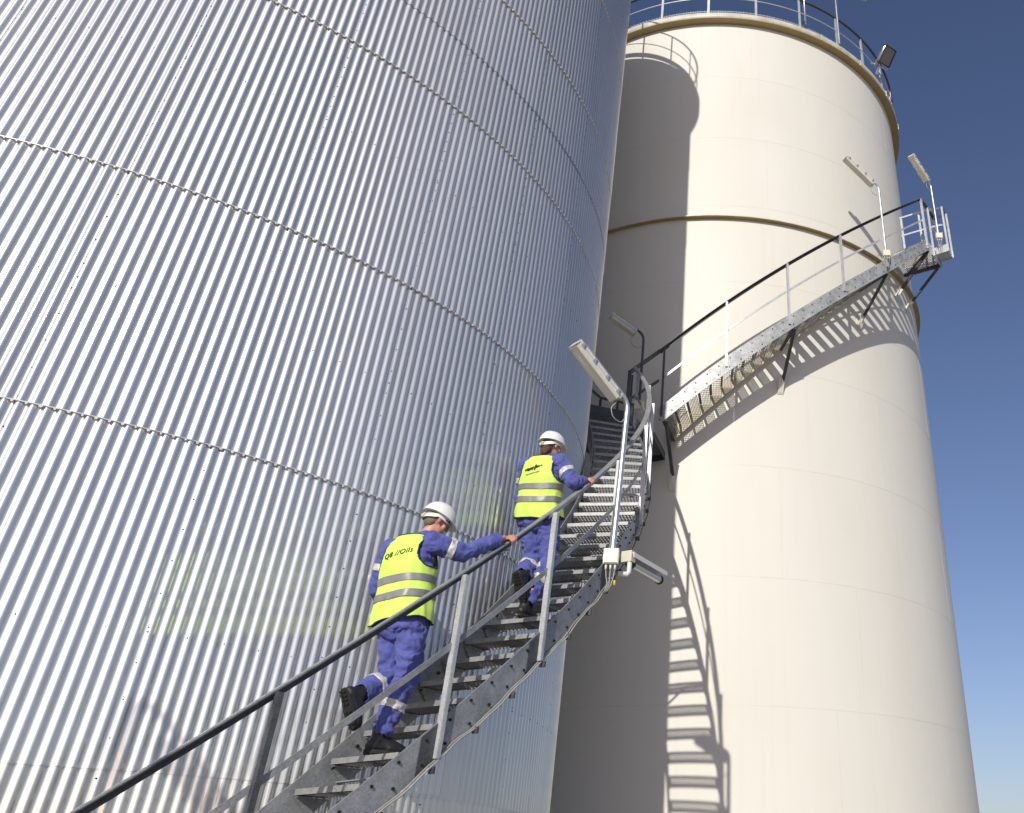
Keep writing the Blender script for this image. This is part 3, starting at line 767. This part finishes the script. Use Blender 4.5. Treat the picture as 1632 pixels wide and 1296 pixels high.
# ------------------------------------------------------------------ people
def cloth(name, col, dark, bs=60, rough=.85, bump=.25):
    return mat(name, col, rough, 0, bump=bump, bscale=bs, var=.15, vscale=9, spec=.2, vcol=dark, Sheen_Weight=.15)
COVER = cloth('blue_coverall_cloth', (.105, .120, .365), (.065, .074, .26), 15, .85, .8)
VEST = cloth('fluorescent_vest_cloth', (.65, .87, .17), (.57, .79, .12), 30, .75, .12)
REFL = mat('reflective_tape', (.25, .245, .24), .45, .2, bump=.05, bscale=40, var=.12, vscale=20)
REFLL = mat('pale_reflective_tape', (.62, .61, .59), .45, .2, bump=.05, bscale=40, var=.12, vscale=20)
PIPING = mat('dark_vest_piping', (.02, .03, .035), .8, 0, bump=.05)
INK = mat('black_vest_print', (.012, .012, .014), .7, 0, bump=.02)
SKIN = mat('skin', (.56, .30, .22), .5, 0, bump=.06, bscale=45, var=.16, vscale=14, vcol=(.48, .22, .16), Subsurface_Weight=.08)
HAIRG = mat('short_grey_hair', (.22, .17, .13), .8, 0, bump=.5, bscale=120, var=.3, vscale=40)
HAIRB = mat('brown_hair', (.11, .055, .03), .7, 0, bump=.6, bscale=90, var=.4, vscale=30)
HELM = mat('white_helmet_shell', (.80, .79, .76), .28, 0, bump=.01, var=.06, vscale=8)
BOOT = mat('black_boot_leather', (.016, .016, .018), .55, 0, bump=.25, bscale=40, var=.3, vscale=20)
SOLE = mat('black_rubber_sole', (.02, .019, .018), .85, 0, bump=.2, bscale=60)
SPEC = mat('clear_visor', (.8, .85, .85), .08, 0, bump=.01, Transmission_Weight=.9, IOR=1.2)

def blob(mb, a, b, ra, rb, n=14, m_=5):
    """tapered capsule as a closed surface"""
    a = Vector(a); b = Vector(b); d = (b-a)
    if d.length < 1e-4: d = Vector((0, 0, 1e-4))
    dn = d.normalized(); pts = []; rs = []
    for i in range(m_+1):
        t = -math.pi/2+math.pi/2*i/m_; pts.append(a+dn*(ra*math.sin(t))); rs.append(max(ra*math.cos(t), 1e-4))
    for i in range(m_+1):
        t = math.pi/2*i/m_; pts.append(b+dn*(rb*math.sin(t))); rs.append(max(rb*math.cos(t), 1e-4))
    x = dn.orthogonal().normalized(); y = dn.cross(x)
    mb.sweep([[p+(x*math.cos(2*math.pi*k/n)+y*math.sin(2*math.pi*k/n))*r for k in range(n)] for p, r in zip(pts, rs)])
def chain(mb, pts, rs):
    for (a, b), (ra, rb) in zip(zip(pts[:-1], pts[1:]), zip(rs[:-1], rs[1:])): blob(mb, a, b, ra, rb)
def ellip(mb, c, ax, ay, az_, M3=None, n=20, m_=12):
    c = Vector(c); rings = []
    for i in range(m_+1):
        t = -math.pi/2+math.pi*i/m_; r = max(math.cos(t), 1e-3)
        rings.append([c+((M3 @ v) if M3 else v) for v in [Vector((ax*r*math.cos(2*math.pi*k/n), ay*r*math.sin(2*math.pi*k/n), az_*math.sin(t))) for k in range(n)]])
    mb.sweep(rings)
def remeshed(mb, voxel, smooth=4, disp=None):
    me = mb.mesh('tmp', None); o = bpy.data.objects.new('tmp', me); COL.objects.link(o)
    r = o.modifiers.new('r', 'REMESH'); r.mode = 'VOXEL'; r.voxel_size = voxel
    s_ = o.modifiers.new('s', 'SMOOTH'); s_.factor = .5; s_.iterations = smooth
    dg = bpy.context.evaluated_depsgraph_get(); dg.update()
    out = bpy.data.meshes.new_from_object(o.evaluated_get(dg)); bpy.data.objects.remove(o)
    if disp:
        nv = [v.normal.copy() for v in out.vertices]
        for v, nn in zip(out.vertices, nv): v.co += nn*disp(v.co)
    out.polygons.foreach_set('use_smooth', [True]*len(out.polygons)); out.update(); return out
def frame(x, y):
    x = Vector(x).normalized(); y = Vector(y); y = (y-x*y.dot(x)).normalized(); z = x.cross(y)
    return Matrix((x, y, z)).transposed()

PROF = [(-.10, .222, .172), (.0, .220, .170), (.10, .210, .160), (.22, .204, .152), (.34, .208, .150), (.42, .210, .142), (.48, .204, .124), (.53, .176, .100), (.57, .125, .082), (.60, .086, .072)]
def prof(z, H):
    k = z*.52/H
    for (z0, a0, b0), (z1, a1, b1) in zip(PROF[:-1], PROF[1:]):
        if k <= z1: 
            t = max(0, (k-z0)/(z1-z0)); t = t*t*(3-2*t); return a0+(a1-a0)*t, b0+(b1-b0)*t
    return PROF[-1][1], PROF[-1][2]
def se(a, b, ph, e=.82):
    c, s_ = math.cos(ph), math.sin(ph)
    return a*math.copysign(abs(c)**e, c), b*math.copysign(abs(s_)**e, s_)

def band(src, a, b, t0, t1, maxd, name, material, parent):
    """reflective tape cut out of a garment between two planes across the limb a-b and lifted off it"""
    a = Vector(a); b = Vector(b); d = (b-a).normalized()
    bm = bmesh.new(); bm.from_mesh(src)
    def far(v): 
        p = v-a; t = p.dot(d); return (p-d*t).length
    bmesh.ops.delete(bm, geom=[f for f in bm.faces if far(f.calc_center_median()) > maxd or not (t0-.03 < (f.calc_center_median()-a).dot(d) < t1+.03)], context='FACES')
    for t, s_ in ((t0, -1), (t1, 1)):
        g = bm.verts[:]+bm.edges[:]+bm.faces[:]
        bmesh.ops.bisect_plane(bm, geom=g, plane_co=a+d*t, plane_no=d*s_, clear_outer=True)
    left = set(bm.verts); isl = []
    while left:
        st = [left.pop()]; g_ = []
        while st:
            v = st.pop(); g_.append(v)
            for e in v.link_edges:
                w_ = e.other_vert(v)
                if w_ in left: left.discard(w_); st.append(w_)
        isl.append(g_)
    isl.sort(key=len)
    for g_ in isl[:-1]: bmesh.ops.delete(bm, geom=g_, context='VERTS')
    bm.normal_update()
    for v in bm.verts: v.co += v.normal*.009
    me = bpy.data.meshes.new(name); bm.to_mesh(me); bm.free(); me.materials.append(material)
    me.polygons.foreach_set('use_smooth', [True]*len(me.polygons))
    o = link(name, me); put(o, parent)
    md = o.modifiers.new('thick', 'SOLIDIFY'); md.thickness = .003; md.offset = -1
    return o

def hand_on_rail(mb, th, wrist, side=1):
    """right hand closed round the first stair's handrail: palm on top and inside, fingers over the outer side"""
    u = (P1(6.84, th+.5, rail1(th+.5))-P1(6.84, th-.5, rail1(th-.5))).normalized(); v = rad(th); w = u.cross(v)*-1
    if w.z < 0: w = -w
    c = P1(6.84, th, rail1(th))
    def T(a, b, z): return c+u*a+v*b+w*z
    W_ = Vector(wrist)
    palm = [T(-.022, -.045, .022), T(.0, -.045, .026), T(.022, -.043, .026), T(.042, -.040, .022)]
    for p, r in zip(palm, (.015, .017, .017, .015)): blob(mb, W_+(p-T(0, -.045, .02))*.5, p, .019, r, 10, 3)
    kn = [(-.036, .006, .046, .0100), (-.013, .010, .050, .0105), (.010, .010, .049, .0105), (.033, .004, .044, .0092)]
    for k, (a, b, z, r) in enumerate(kn):
        l = (.95, 1.0, .97, .85)[k]
        blob(mb, palm[k], T(a, b-.030, z-.006), .015, r*1.12, 10, 3)
        blob(mb, T(a, b-.030, z-.006), T(a, b+.020, z-.003), r*1.1, r, 10, 3)
        blob(mb, T(a, b+.020, z-.003), T(a-.001, b+.043*l+.004, z-.034), r, r*.92, 10, 3)
        blob(mb, T(a-.001, b+.043*l+.004, z-.034), T(a-.002, b+.030*l, z-.066*l), r*.92, r*.78, 10, 3)
    blob(mb, T(-.03, -.052, .008), T(-.052, -.046, -.016), .015, .0125, 10, 3)
    blob(mb, T(-.052, -.046, -.016), T(-.050, -.030, -.044), .0120, .0105, 10, 3)
    blob(mb, T(-.050, -.030, -.044), T(-.044, -.008, -.056), .0105, .0088, 10, 3)
def hand_relaxed(mb, wrist, d, palm_n):
    d = Vector(d).normalized(); M3 = frame(d, palm_n); x, y, z = M3.col[0], M3.col[1], M3.col[2]; W_ = Vector(wrist)
    for k, s_ in enumerate((-.030, -.010, .010, .030)):
        p = W_+x*.085+z*s_; blob(mb, W_+x*.01+z*s_*.5, p, .018, .013, 10, 3)
        L = (.9, 1.05, 1.0, .8)[k]; q = p+x*.040*L+y*.010; q2 = q+x*.022*L+y*.020; q3 = q2+x*.006+y*.020
        blob(mb, p, q, .0105, .0095, 10, 3); blob(mb, q, q2, .0095, .0088, 10, 3); blob(mb, q2, q3, .0088, .0078, 10, 3)
    a = W_+x*.03-z*.03; b = a+x*.035-z*.018+y*.012; c = b+x*.028+y*.012
    blob(mb, a, b, .014, .0115, 10, 3); blob(mb, b, c, .0115, .0095, 10, 3)

def boot(parent, ankle, heel_dir, up_dir, pitch_extra=0):
    """boot with a lugged sole; heel_dir points from heel to toe, up_dir out of the boot"""
    f = Vector(heel_dir).normalized(); u = Vector(up_dir); u = (u-f*u.dot(f)).normalized(); s_ = f.cross(u)
    A = Vector(ankle)
    def T(x, y, z): return A+f*x+s_*y+u*z
    mb = MB()
    chain(mb, [T(-.005, 0, .09), T(0, 0, .02), T(-.03, 0, -.045)], [.056, .052, .046])
    chain(mb, [T(-.045, 0, -.048), T(.04, 0, -.045), T(.11, .004, -.052), T(.175, .006, -.060)], [.040, .044, .045, .033])
    chain(mb, [T(.02, 0, .0), T(.09, 0, -.035), T(.15, 0, -.052)], [.045, .040, .036])
    for dy in (-.018, .018): blob(mb, T(.08, dy, -.058), T(.165, dy*.9, -.062), .034, .028)
    me = remeshed(mb, .008, 4); me.materials.append(BOOT); put(link('boot', me), parent)
    mb = MB(); outl = []
    for i in range(28):
        t = 2*math.pi*i/28; x = math.cos(t); y = math.sin(t)
        X = .062+.148*x; wd = .036+.012*max(0, math.sin((X+.09)/.30*math.pi))+(.004 if X > .05 else 0)
        outl.append((X, wd*math.copysign(abs(y)**.8, y)))
    mb.sweep([[T(x, y, -.098) for x, y in outl], [T(x, y, -.080) for x, y in outl], [T(x*1.0, y*.97, -.074) for x, y in outl]])
    bo = mb.build('sole', SOLE); put(bo, parent)
    mb = MB(); M3 = Matrix((f, s_, u)).transposed()
    for i in range(10):
        X = -.065+.0275*i
        if .02 < X < .05: continue
        wd = .030 if X < .03 or X > .17 else .038
        for sy in (-1, 1): mb.box(T(X, sy*wd*.55, -.102), .017, wd*.75, .012, M3 @ Matrix.Rotation(sy*.25, 3, 'Z'))
    o = mb.build('sole_lugs', SOLE); put(o, parent); o['kind'] = 'stuff'

def person(name, label, j, face_az, face_pitch, torso_fwd, hair, rail_th, text, wr=1.0, foot_r=None, foot_l=None, seed=0):
    t = thing(name, label, 'person', j['base'], 'workers climbing the stair')
    J = {k: Vector(v) for k, v in j.items()}
    hips = (J['rh']+J['lh'])/2; shm = (J['rs']+J['ls'])/2
    Z = (shm-hips).normalized(); X = (J['rs']-J['ls'])*.6+(J['rh']-J['lh'])*.4; X = (X-Z*X.dot(Z)).normalized(); Y = Z.cross(X)
    if Y.dot(Vector(torso_fwd)) < 0: Y = -Y
    H = (shm-hips).length; MT = Matrix((X, Y, Z)).transposed()
    def TT(x, y, z): return hips+X*x+Y*y+Z*z
    # continuous body
    mb = MB()
    chain(mb, [TT(0, 0, .0), TT(0, 0, .15), TT(0, 0, H*.8)], [.105, .105, .115]); chain(mb, [J['ls'], shm, J['rs']], [.05, .08, .05])
    chain(mb, [TT(0, .01, H*.85), J['nk'], J['hd']+Vector((0, 0, -.02))], [.08, .060, .058])
    fd = az(face_az, face_pitch); fx = fd.cross(Vector((0, 0, 1))).normalized(); fu = fx.cross(fd).normalized(); MH = Matrix((fx, fd, fu)).transposed()
    hc = J['hd']
    def TH(x, y, z): return hc+fx*x+fd*y+fu*z
    ellip(mb, TH(0, -.008, .02), .076, .098, .092, MH); ellip(mb, TH(0, .028, -.055), .056, .062, .062, MH)
    blob(mb, TH(0, .088, .01), TH(0, .108, -.022), .010, .014, 10, 4); blob(mb, TH(-.02, .09, -.066), TH(.02, .09, -.066), .012, .012, 10, 4)
    blob(mb, TH(-.028, .078, .012), TH(.028, .078, .012), .016, .016, 10, 3); blob(mb, TH(0, .082, -.098), TH(0, .07, -.105), .016, .016, 10, 3)
    for s_ in (-1, 1):
        ellip(mb, TH(s_*.080, -.004, -.008), .009, .019, .033, MH @ Matrix.Rotation(.25*s_, 3, 'Z'), 12, 8)
        blob(mb, TH(s_*.045, .060, -.03), TH(s_*.03, .07, -.05), .022, .018, 10, 3)
    chain(mb, [J['rs'], J['re'], J['rw']], [.048, .040, .028]); chain(mb, [J['ls'], J['le'], J['lw']], [.048, .040, .028])
    for s_ in 'rl': chain(mb, [J[s_+'h'], J[s_+'k'], J[s_+'a']], [.075, .055, .040])
    hand_on_rail(mb, rail_th, J['rw']+(J['rw']-J['re']).normalized()*.015)
    hand_relaxed(mb, J['lw'], (J['lw']-J['le']), X)
    me = remeshed(mb, .0062, 3); me.materials.append(SKIN); put(link('body', me), t)
    # head: eyes hidden from here still modelled small, hair shell
    for s_ in (-1, 1):
        mb = MB(); ellip(mb, TH(s_*.030, .083, .008), .012, .010, .010, MH, 12, 8); o = mb.build('eye', HELM, None, True); put(o, t)
        mb = MB(); ellip(mb, TH(s_*.030, .0905, .008), .0055, .004, .0055, MH, 10, 6); put(mb.build('iris', BOOT, None, True), t)
    mb = MB()
    ellip(mb, TH(0, -.016, .022), .083, .101, .096, MH); 
    if hair is HAIRB: ellip(mb, TH(0, -.062, -.055), .066, .050, .058, MH); ellip(mb, TH(0, -.075, -.09), .05, .035, .04, MH)
    else: ellip(mb, TH(0, -.045, -.032), .064, .055, .048, MH)
    me = remeshed(mb, .007, 2, lambda p: .004*noise.noise(p*90)); me.materials.append(hair)
    bm = bmesh.new(); bm.from_mesh(me); inv = MH.transposed()
    def loc(p): return inv @ (p-hc)
    kill = []
    for v in bm.verts:
        q = loc(v.co)
        if q.y > .012 and q.z < .045: kill.append(v)
        elif q.y > -.03 and q.z < -.012: kill.append(v)
    bmesh.ops.delete(bm, geom=kill, context='VERTS'); bm.to_mesh(me); bm.free(); put(link('hair', me), t)
    # coverall
    fr = 8
    def wr_(p):
        q = p*7+Vector((seed, 0, 0)); a = noise.noise(q)
        r1 = 1-abs(noise.noise(Vector((p.x*9, p.y*9, p.z*15))+Vector((0, seed, 3))))*2
        r2 = 1-abs(noise.noise(Vector((p.x*22+p.z*10, p.y*22, p.z*20))+Vector((a, seed, 9))))*2.2
        return .009*wr*a+.015*wr*(max(r1, -.3)-.35)+.009*wr*(max(r2, -.5)-.3)
    mb = MB()
    rings = []
    for i in range(16):
        z = -.10+(H+.13)*i/15; a, b = prof(z, H); a -= .022; b -= .022
        if z > H*.95: a *= .9; b *= .9
        rings.append([TT(*(se(a, b, 2*math.pi*k/24)), z) for k in range(24)])
    mb.sweep(rings)
    ellip(mb, TT(.0, -.02, -.05), .165, .13, .13, MT)
    for s_ in 'rl':
        o_ = J[s_+'s']; e = J[s_+'e']; w_ = J[s_+'w']; base = TT(.10 if s_ == 'r' else -.10, 0, H*.93)
        chain(mb, [base, o_, e, w_-(w_-e).normalized()*.0], [.075, .073, .062, .046])
        h = J[s_+'h']; k_ = J[s_+'k']; a_ = J[s_+'a']
        mid = (h+k_)/2+Y*.01; cal = k_+(a_-k_)*.35-Y*.012
        chain(mb, [h, mid, k_, cal, a_+(k_-a_)*.12], [.110, .098, .078, .080, .068])
    chain(mb, [J['nk']-Z*.055, J['nk']-Z*.02], [.072, .068])
    cov = remeshed(mb, .0085, 5, wr_); cov.materials.append(COVER)
    bm = bmesh.new(); bm.from_mesh(cov)
    for s_ in 'rl':    # cut cuffs open
        e = J[s_+'e']; w_ = J[s_+'w']; d = (w_-e).normalized()
        vs = [v for v in bm.verts if (v.co-w_).dot(d) > -.012 and (v.co-w_).length < .09]; bmesh.ops.delete(bm, geom=vs, context='VERTS')
    zc = J['nk']; vs = [v for v in bm.verts if (v.co-zc).dot(Z) > .012 and (v.co-zc).length < .14]; bmesh.ops.delete(bm, geom=vs, context='VERTS')
    for s_ in 'rl':
        k_ = J[s_+'k']; a_ = J[s_+'a']; d = (a_-k_).normalized()
        vs = [v for v in bm.verts if (v.co-a_).dot(d) > -.02 and (v.co-a_).length < .14]; bmesh.ops.delete(bm, geom=vs, context='VERTS')
    bm.to_mesh(cov); bm.free()
    oc = link('coverall', cov); put(oc, t); md = oc.modifiers.new('thick', 'SOLIDIFY'); md.thickness = .004; md.offset = 1
    # tape on arms and shins
    for s_ in 'rl':
        band(cov, J[s_+'s'], J[s_+'e'], .135, .185, .13, 'sleeve_tape', REFLL, t)
        k_ = J[s_+'k']; a_ = J[s_+'a']; L = (a_-k_).length; band(cov, k_, a_, L*.42, L*.42+.055, .13, 'leg_tape', REFLL, t)
    # vest
    NA, NZ = 112, 84
    V = []; Fc = []
    z0, z1 = -.045*H/.52, .585*H/.52
    def vsurf(ph, z, off=0):
        a, b = prof(z, H); a += .012+off; b += .014+off
        x, y = se(a, b, ph)
        r = Vector((x, y, z)); n_ = Vector((x/a/a, y/b/b, 0)).normalized()
        low = 1-min(1, max(0, (z-z0)/(H*.9)))
        w_ = .010*noise.noise(Vector((x*9+seed*3, y*9, z*3)))*(.25+low)+.007*(1-2*abs(noise.noise(Vector((x*11, y*11+seed, z*6+x*6)))))*(.3+low*.9)
        return r+n_*w_
    for i in range(NZ+1):
        z = z0+(z1-z0)*i/NZ
        for k in range(NA): 
            ph = 2*math.pi*k/NA; zz = z-(0.016*math.sin(ph*2+seed)+.008*math.sin(5*ph))*(1-i/NZ)*(1 if i < 14 else 0)*(1-i/14 if i < 14 else 0)
            V.append(vsurf(ph, zz))
    for i in range(NZ):
        for k in range(NA): Fc.append((i*NA+k, i*NA+(k+1) % NA, (i+1)*NA+(k+1) % NA, (i+1)*NA+k))
    me = bpy.data.meshes.new('vest'); me.from_pydata([tuple(v) for v in V], [], Fc)
    bm = bmesh.new(); bm.from_mesh(me)
    def hole(q):
        x = abs(q.x); zs = H-.055
        return ((x-.262)/.100)**2+((q.z-zs)/.155)**2 < 1 or (x > .182 and q.z > H-.02)
    kill = [v for v in bm.verts if hole(v.co)]
    bmesh.ops.delete(bm, geom=kill, context='VERTS')
    bands_ = [(.100, .160), (.225, .285)]
    for lo, hi in bands_:
        for zz in (lo, hi):
            g = bm.verts[:]+bm.edges[:]+bm.faces[:]
            bmesh.ops.bisect_plane(bm, geom=g, plane_co=(0, 0, zz), plane_no=(0, 0, 1))
    for v in bm.verts: v.co.z += .012*math.sin(v.co.x*9+seed)*math.exp(-((v.co.z-.15)/.2)**2)
    bm.normal_update()
    # piping along the open edges
    be = {e for e in bm.edges if e.is_boundary}; loops_ = []
    while be:
        st = [be.pop()]; grp = []
        while st:
            e = st.pop(); grp.append((e.verts[0].co.copy(), e.verts[1].co.copy()))
            for v in e.verts:
                for e2 in v.link_edges:
                    if e2 in be: be.discard(e2); st.append(e2)
        loops_.append(grp)
    # separate tape
    for lo, hi in bands_:
        b2 = bm.copy()
        def inb(f):
            c = f.calc_center_median(); zz = c.z-.012*math.sin(c.x*9+seed)*math.exp(-((c.z-.15)/.2)**2)
            return lo+.001 < zz < hi-.001
        bmesh.ops.delete(b2, geom=[f for f in b2.faces if not inb(f)], context='FACES')
        b2.normal_update()
        for v in b2.verts: v.co += v.normal*.004
        m2 = bpy.data.meshes.new('reflective_band'); b2.to_mesh(m2); b2.free(); m2.materials.append(REFL)
        m2.polygons.foreach_set('use_smooth', [True]*len(m2.polygons))
        o = link('reflective_band', m2); put(o, t, hips); o.rotation_euler = MT.to_euler()
        md = o.modifiers.new('thick', 'SOLIDIFY'); md.thickness = .003; md.offset = -1
    bm.to_mesh(me); bm.free(); me.materials.append(VEST); me.polygons.foreach_set('use_smooth', [True]*len(me.polygons))
    o = link('vest', me); put(o, t, hips); o.rotation_euler = MT.to_euler()
    md = o.modifiers.new('thick', 'SOLIDIFY'); md.thickness = .004; md.offset = -1
    for grp in loops_:
        if len(grp) < 8: continue
        pm = MB()
        for a_, b_ in grp: pm.tube([a_, b_], .0055, 5)
        o = pm.build('vest_piping', PIPING); put(o, t, hips); o.rotation_euler = MT.to_euler()
    # print on the back
    def onback(x, z):
        a, b = prof(z, H); a += .012; b += .014
        s_ = max(0, 1-abs(x/a)**(2/.82))**(.82/2); ph = math.atan2(-(s_**(1/.82)) if s_ > 0 else -1e-6, math.copysign(abs(x/a)**(1/.82), x))
        q = vsurf(ph, z); return Vector((x, q.y-.007, z))
    if text:
        cu_ = bpy.data.curves.new('print', 'FONT'); cu_.body = text; cu_.size = .057; cu_.space_character = 1.05; cu_.align_x = 'CENTER'; cu_.resolution_u = 2; cu_.shear = .0
        oo = bpy.data.objects.new('print', cu_); COL.objects.link(oo)
        dg = bpy.context.evaluated_depsgraph_get(); dg.update()
        m3 = bpy.data.meshes.new_from_object(oo.evaluated_get(dg)); bpy.data.objects.remove(oo)
        m3.name = 'lettering'
        for v in m3.vertices:
            x, y = v.co.x, v.co.y; v.co = onback(x*1.12+.0, y*1.05+H*.80+x*.16)
        m3.materials.clear(); m3.materials.append(INK); o = link('lettering', m3); put(o, t, hips); o.rotation_euler = MT.to_euler()
        md = o.modifiers.new('thick', 'SOLIDIFY'); md.thickness = .002
    else:
        pm = MB(); q = [(-.105, .0, .016), (-.085, .004, .022), (-.068, .002, .024), (-.050, .008, .026), (-.030, .012, .030), (-.004, .018, .050), (.016, .022, .024), (.034, .026, .014), (.056, .032, .010)]
        for x, z, h in q:
            P_ = [(x-.010, z-h*.4), (x+.006, z-h*.5), (x+.014, z+h*.5), (x-.002, z+h*.4)]
            V3 = [onback(a_*1.0, b_*1.2+H*.82) for a_, b_ in P_]; pm.add(V3+[v+Vector((0, -.002, 0)) for v in V3], [(0, 1, 2, 3), (7, 6, 5, 4), (0, 4, 5, 1), (1, 5, 6, 2), (2, 6, 7, 3), (3, 7, 4, 0)])
        for i in range(11):
            x = -.11+i*.013; P_ = [(x, -.034), (x+.007, -.034), (x+.009, -.024), (x+.002, -.024)]
            V3 = [onback(a_+.02, b_+x*.2+H*.82) for a_, b_ in P_]; pm.add(V3+[v+Vector((0, -.002, 0)) for v in V3], [(0, 1, 2, 3), (7, 6, 5, 4), (0, 4, 5, 1), (1, 5, 6, 2), (2, 6, 7, 3), (3, 7, 4, 0)])
        o = pm.build('emblem', INK); put(o, t, hips); o.rotation_euler = MT.to_euler(); o['kind'] = 'stuff'
    # helmet
    rings = []; hz = .028
    for i in range(15):
        tt = math.pi/2*i/14; c, s_ = math.cos(tt), math.sin(tt); ring_ = []
        for k in range(40):
            ph = 2*math.pi*k/40; x = .118*c*math.cos(ph); y = .143*c*math.sin(ph)-.004
            ring_.append(TH(x, y, hz+.132*s_+(.006*math.exp(-(x/.016)**2) if c < .98 else 0)))
        rings.append(ring_)
    lip = []
    for k in range(40):
        ph = 2*math.pi*k/40; f = max(0, math.sin(ph))**2; lip.append(TH((.125+.0*f)*math.cos(ph), (.150+.026*f)*math.sin(ph)-.004, hz-.006-.006*f))
    lip2 = [p+fu*.006 for p in lip]
    mb = MB(); mb.sweep([[TH(.112*math.cos(2*math.pi*k/40), .137*math.sin(2*math.pi*k/40)-.004, hz-.002) for k in range(40)], lip, lip2]+rings)
    put(mb.build('helmet_shell', HELM, None, True, 50), t)
    mb = MB()
    hb = [[TH(a*math.cos(2*math.pi*k/32), b*math.sin(2*math.pi*k/32)-.012, z+(-.035 if math.sin(2*math.pi*k/32) < -.2 else 0)*abs(math.sin(2*math.pi*k/32))) for k in range(32)] for a, b, z in ((.094, .112, .028), (.094, .112, -.004), (.089, .108, -.004), (.089, .108, .028), (.094, .112, .028))]
    mb.sweep(hb, True, False); put(mb.build('helmet_headband', HELM, None, True, 50), t)
    mb = MB(); mb.tube([TH(.03*math.cos(a)*1.0, -.127, -.018+.012*math.sin(a)) for a in [i*math.pi/6 for i in range(12)]], .008, 6); put(mb.build('ratchet_knob', JBOX, None, True), t)
    # collar
    mb = MB(); nd = (J['hd']-J['nk']).normalized(); cc = J['nk']-nd*.012; M3 = frame(X, Y)
    cr_ = []
    for r_, h_ in ((.074, -.03), (.076, .012), (.070, .026), (.064, .010), (.062, -.03)):
        cr_.append([cc+X*(r_*math.cos(2*math.pi*k/28))+Y*(r_*1.08*math.sin(2*math.pi*k/28))+nd*(h_+.008*math.cos(4*math.pi*k/28)) for k in range(28)])
    mb.sweep(cr_, True, False); put(mb.build('collar', COVER, None, True), t)
    boot(t, J['ra'], *foot_r); boot(t, J['la'], *foot_l)
    return t, TH

j1 = dict(base=(-2.50, 7.03, .75), hd=(-2.372, 7.150, 2.478), nk=(-2.425, 7.135, 2.365), rs=(-2.335, 7.000, 2.255), ls=(-2.680, 7.115, 2.240),
          re=(-2.105, 7.120, 2.210), rw=(-1.885, 7.350, 2.400), le=(-2.745, 7.170, 1.94), lw=(-2.640, 7.330, 1.74),
          rh=(-2.395, 7.050, 1.705), lh=(-2.565, 7.125, 1.705), rk=(-2.345, 7.060, 1.275), ra=(-2.452, 7.020, .862),
          lk=(-2.500, 7.165, 1.270), la=(-2.600, 6.835, 1.110))
p1, TH1 = person('person', 'worker in yellow vest lettered across the back, lower on the stair, arm stretched forward',
    j1, 52, -22, (.53, .85, 0), HAIRG, 62.75, 'Q8 //Oils', 1.0, ((.82, .57, -.02), (0, 0, 1)), ((.33, .30, -.80), (.35, .62, .45)), 0)
# safety glasses on the first worker
mb = MB(); mb.tube([TH1(.083, y, .012) for y in (-.02, .04, .085)], .0035, 6); mb.tube([TH1(-.083, y, .012) for y in (-.02, .04, .085)], .0035, 6)
o = mb.build('spectacle_arms', BOOT, None, True); put(o, p1)
mb = MB(); ar = []
for z in (-.022, .022): ar.append([TH1(.080*math.sin(a), .040+.070*math.cos(a), .010+z) for a in [(-1.15+2.3*i/14) for i in range(15)]])
mb.sweep(ar, False, False); o = mb.build('spectacle_lens', SPEC, None, True); put(o, p1); md = o.modifiers.new('t', 'SOLIDIFY'); md.thickness = .002
j2 = dict(base=(-1.84, 8.30, 1.98), hd=(-1.778, 8.400, 3.690), nk=(-1.800, 8.405, 3.590), rs=(-1.668, 8.330, 3.500), ls=(-2.010, 8.430, 3.500),
          re=(-1.500, 8.270, 3.265), rw=(-1.425, 8.480, 3.345), le=(-2.040, 8.520, 3.20), lw=(-1.960, 8.690, 3.02),
          rh=(-1.745, 8.440, 3.000), lh=(-1.915, 8.475, 3.000), rk=(-1.680, 8.470, 2.555), ra=(-1.812, 8.270, 2.090),
          lk=(-1.860, 8.530, 2.580), la=(-1.850, 8.190, 2.330))
p2, TH2 = person('person', 'worker in yellow vest with small black emblem, higher on the stair, behind the post',
    j2, 40, -6, (.4, .9, 0), HAIRB, 72.4, None, 1.0, ((.35, .92, 0), (0, 0, 1)), ((.25, .45, -.72), (.2, .6, .5)), 4)
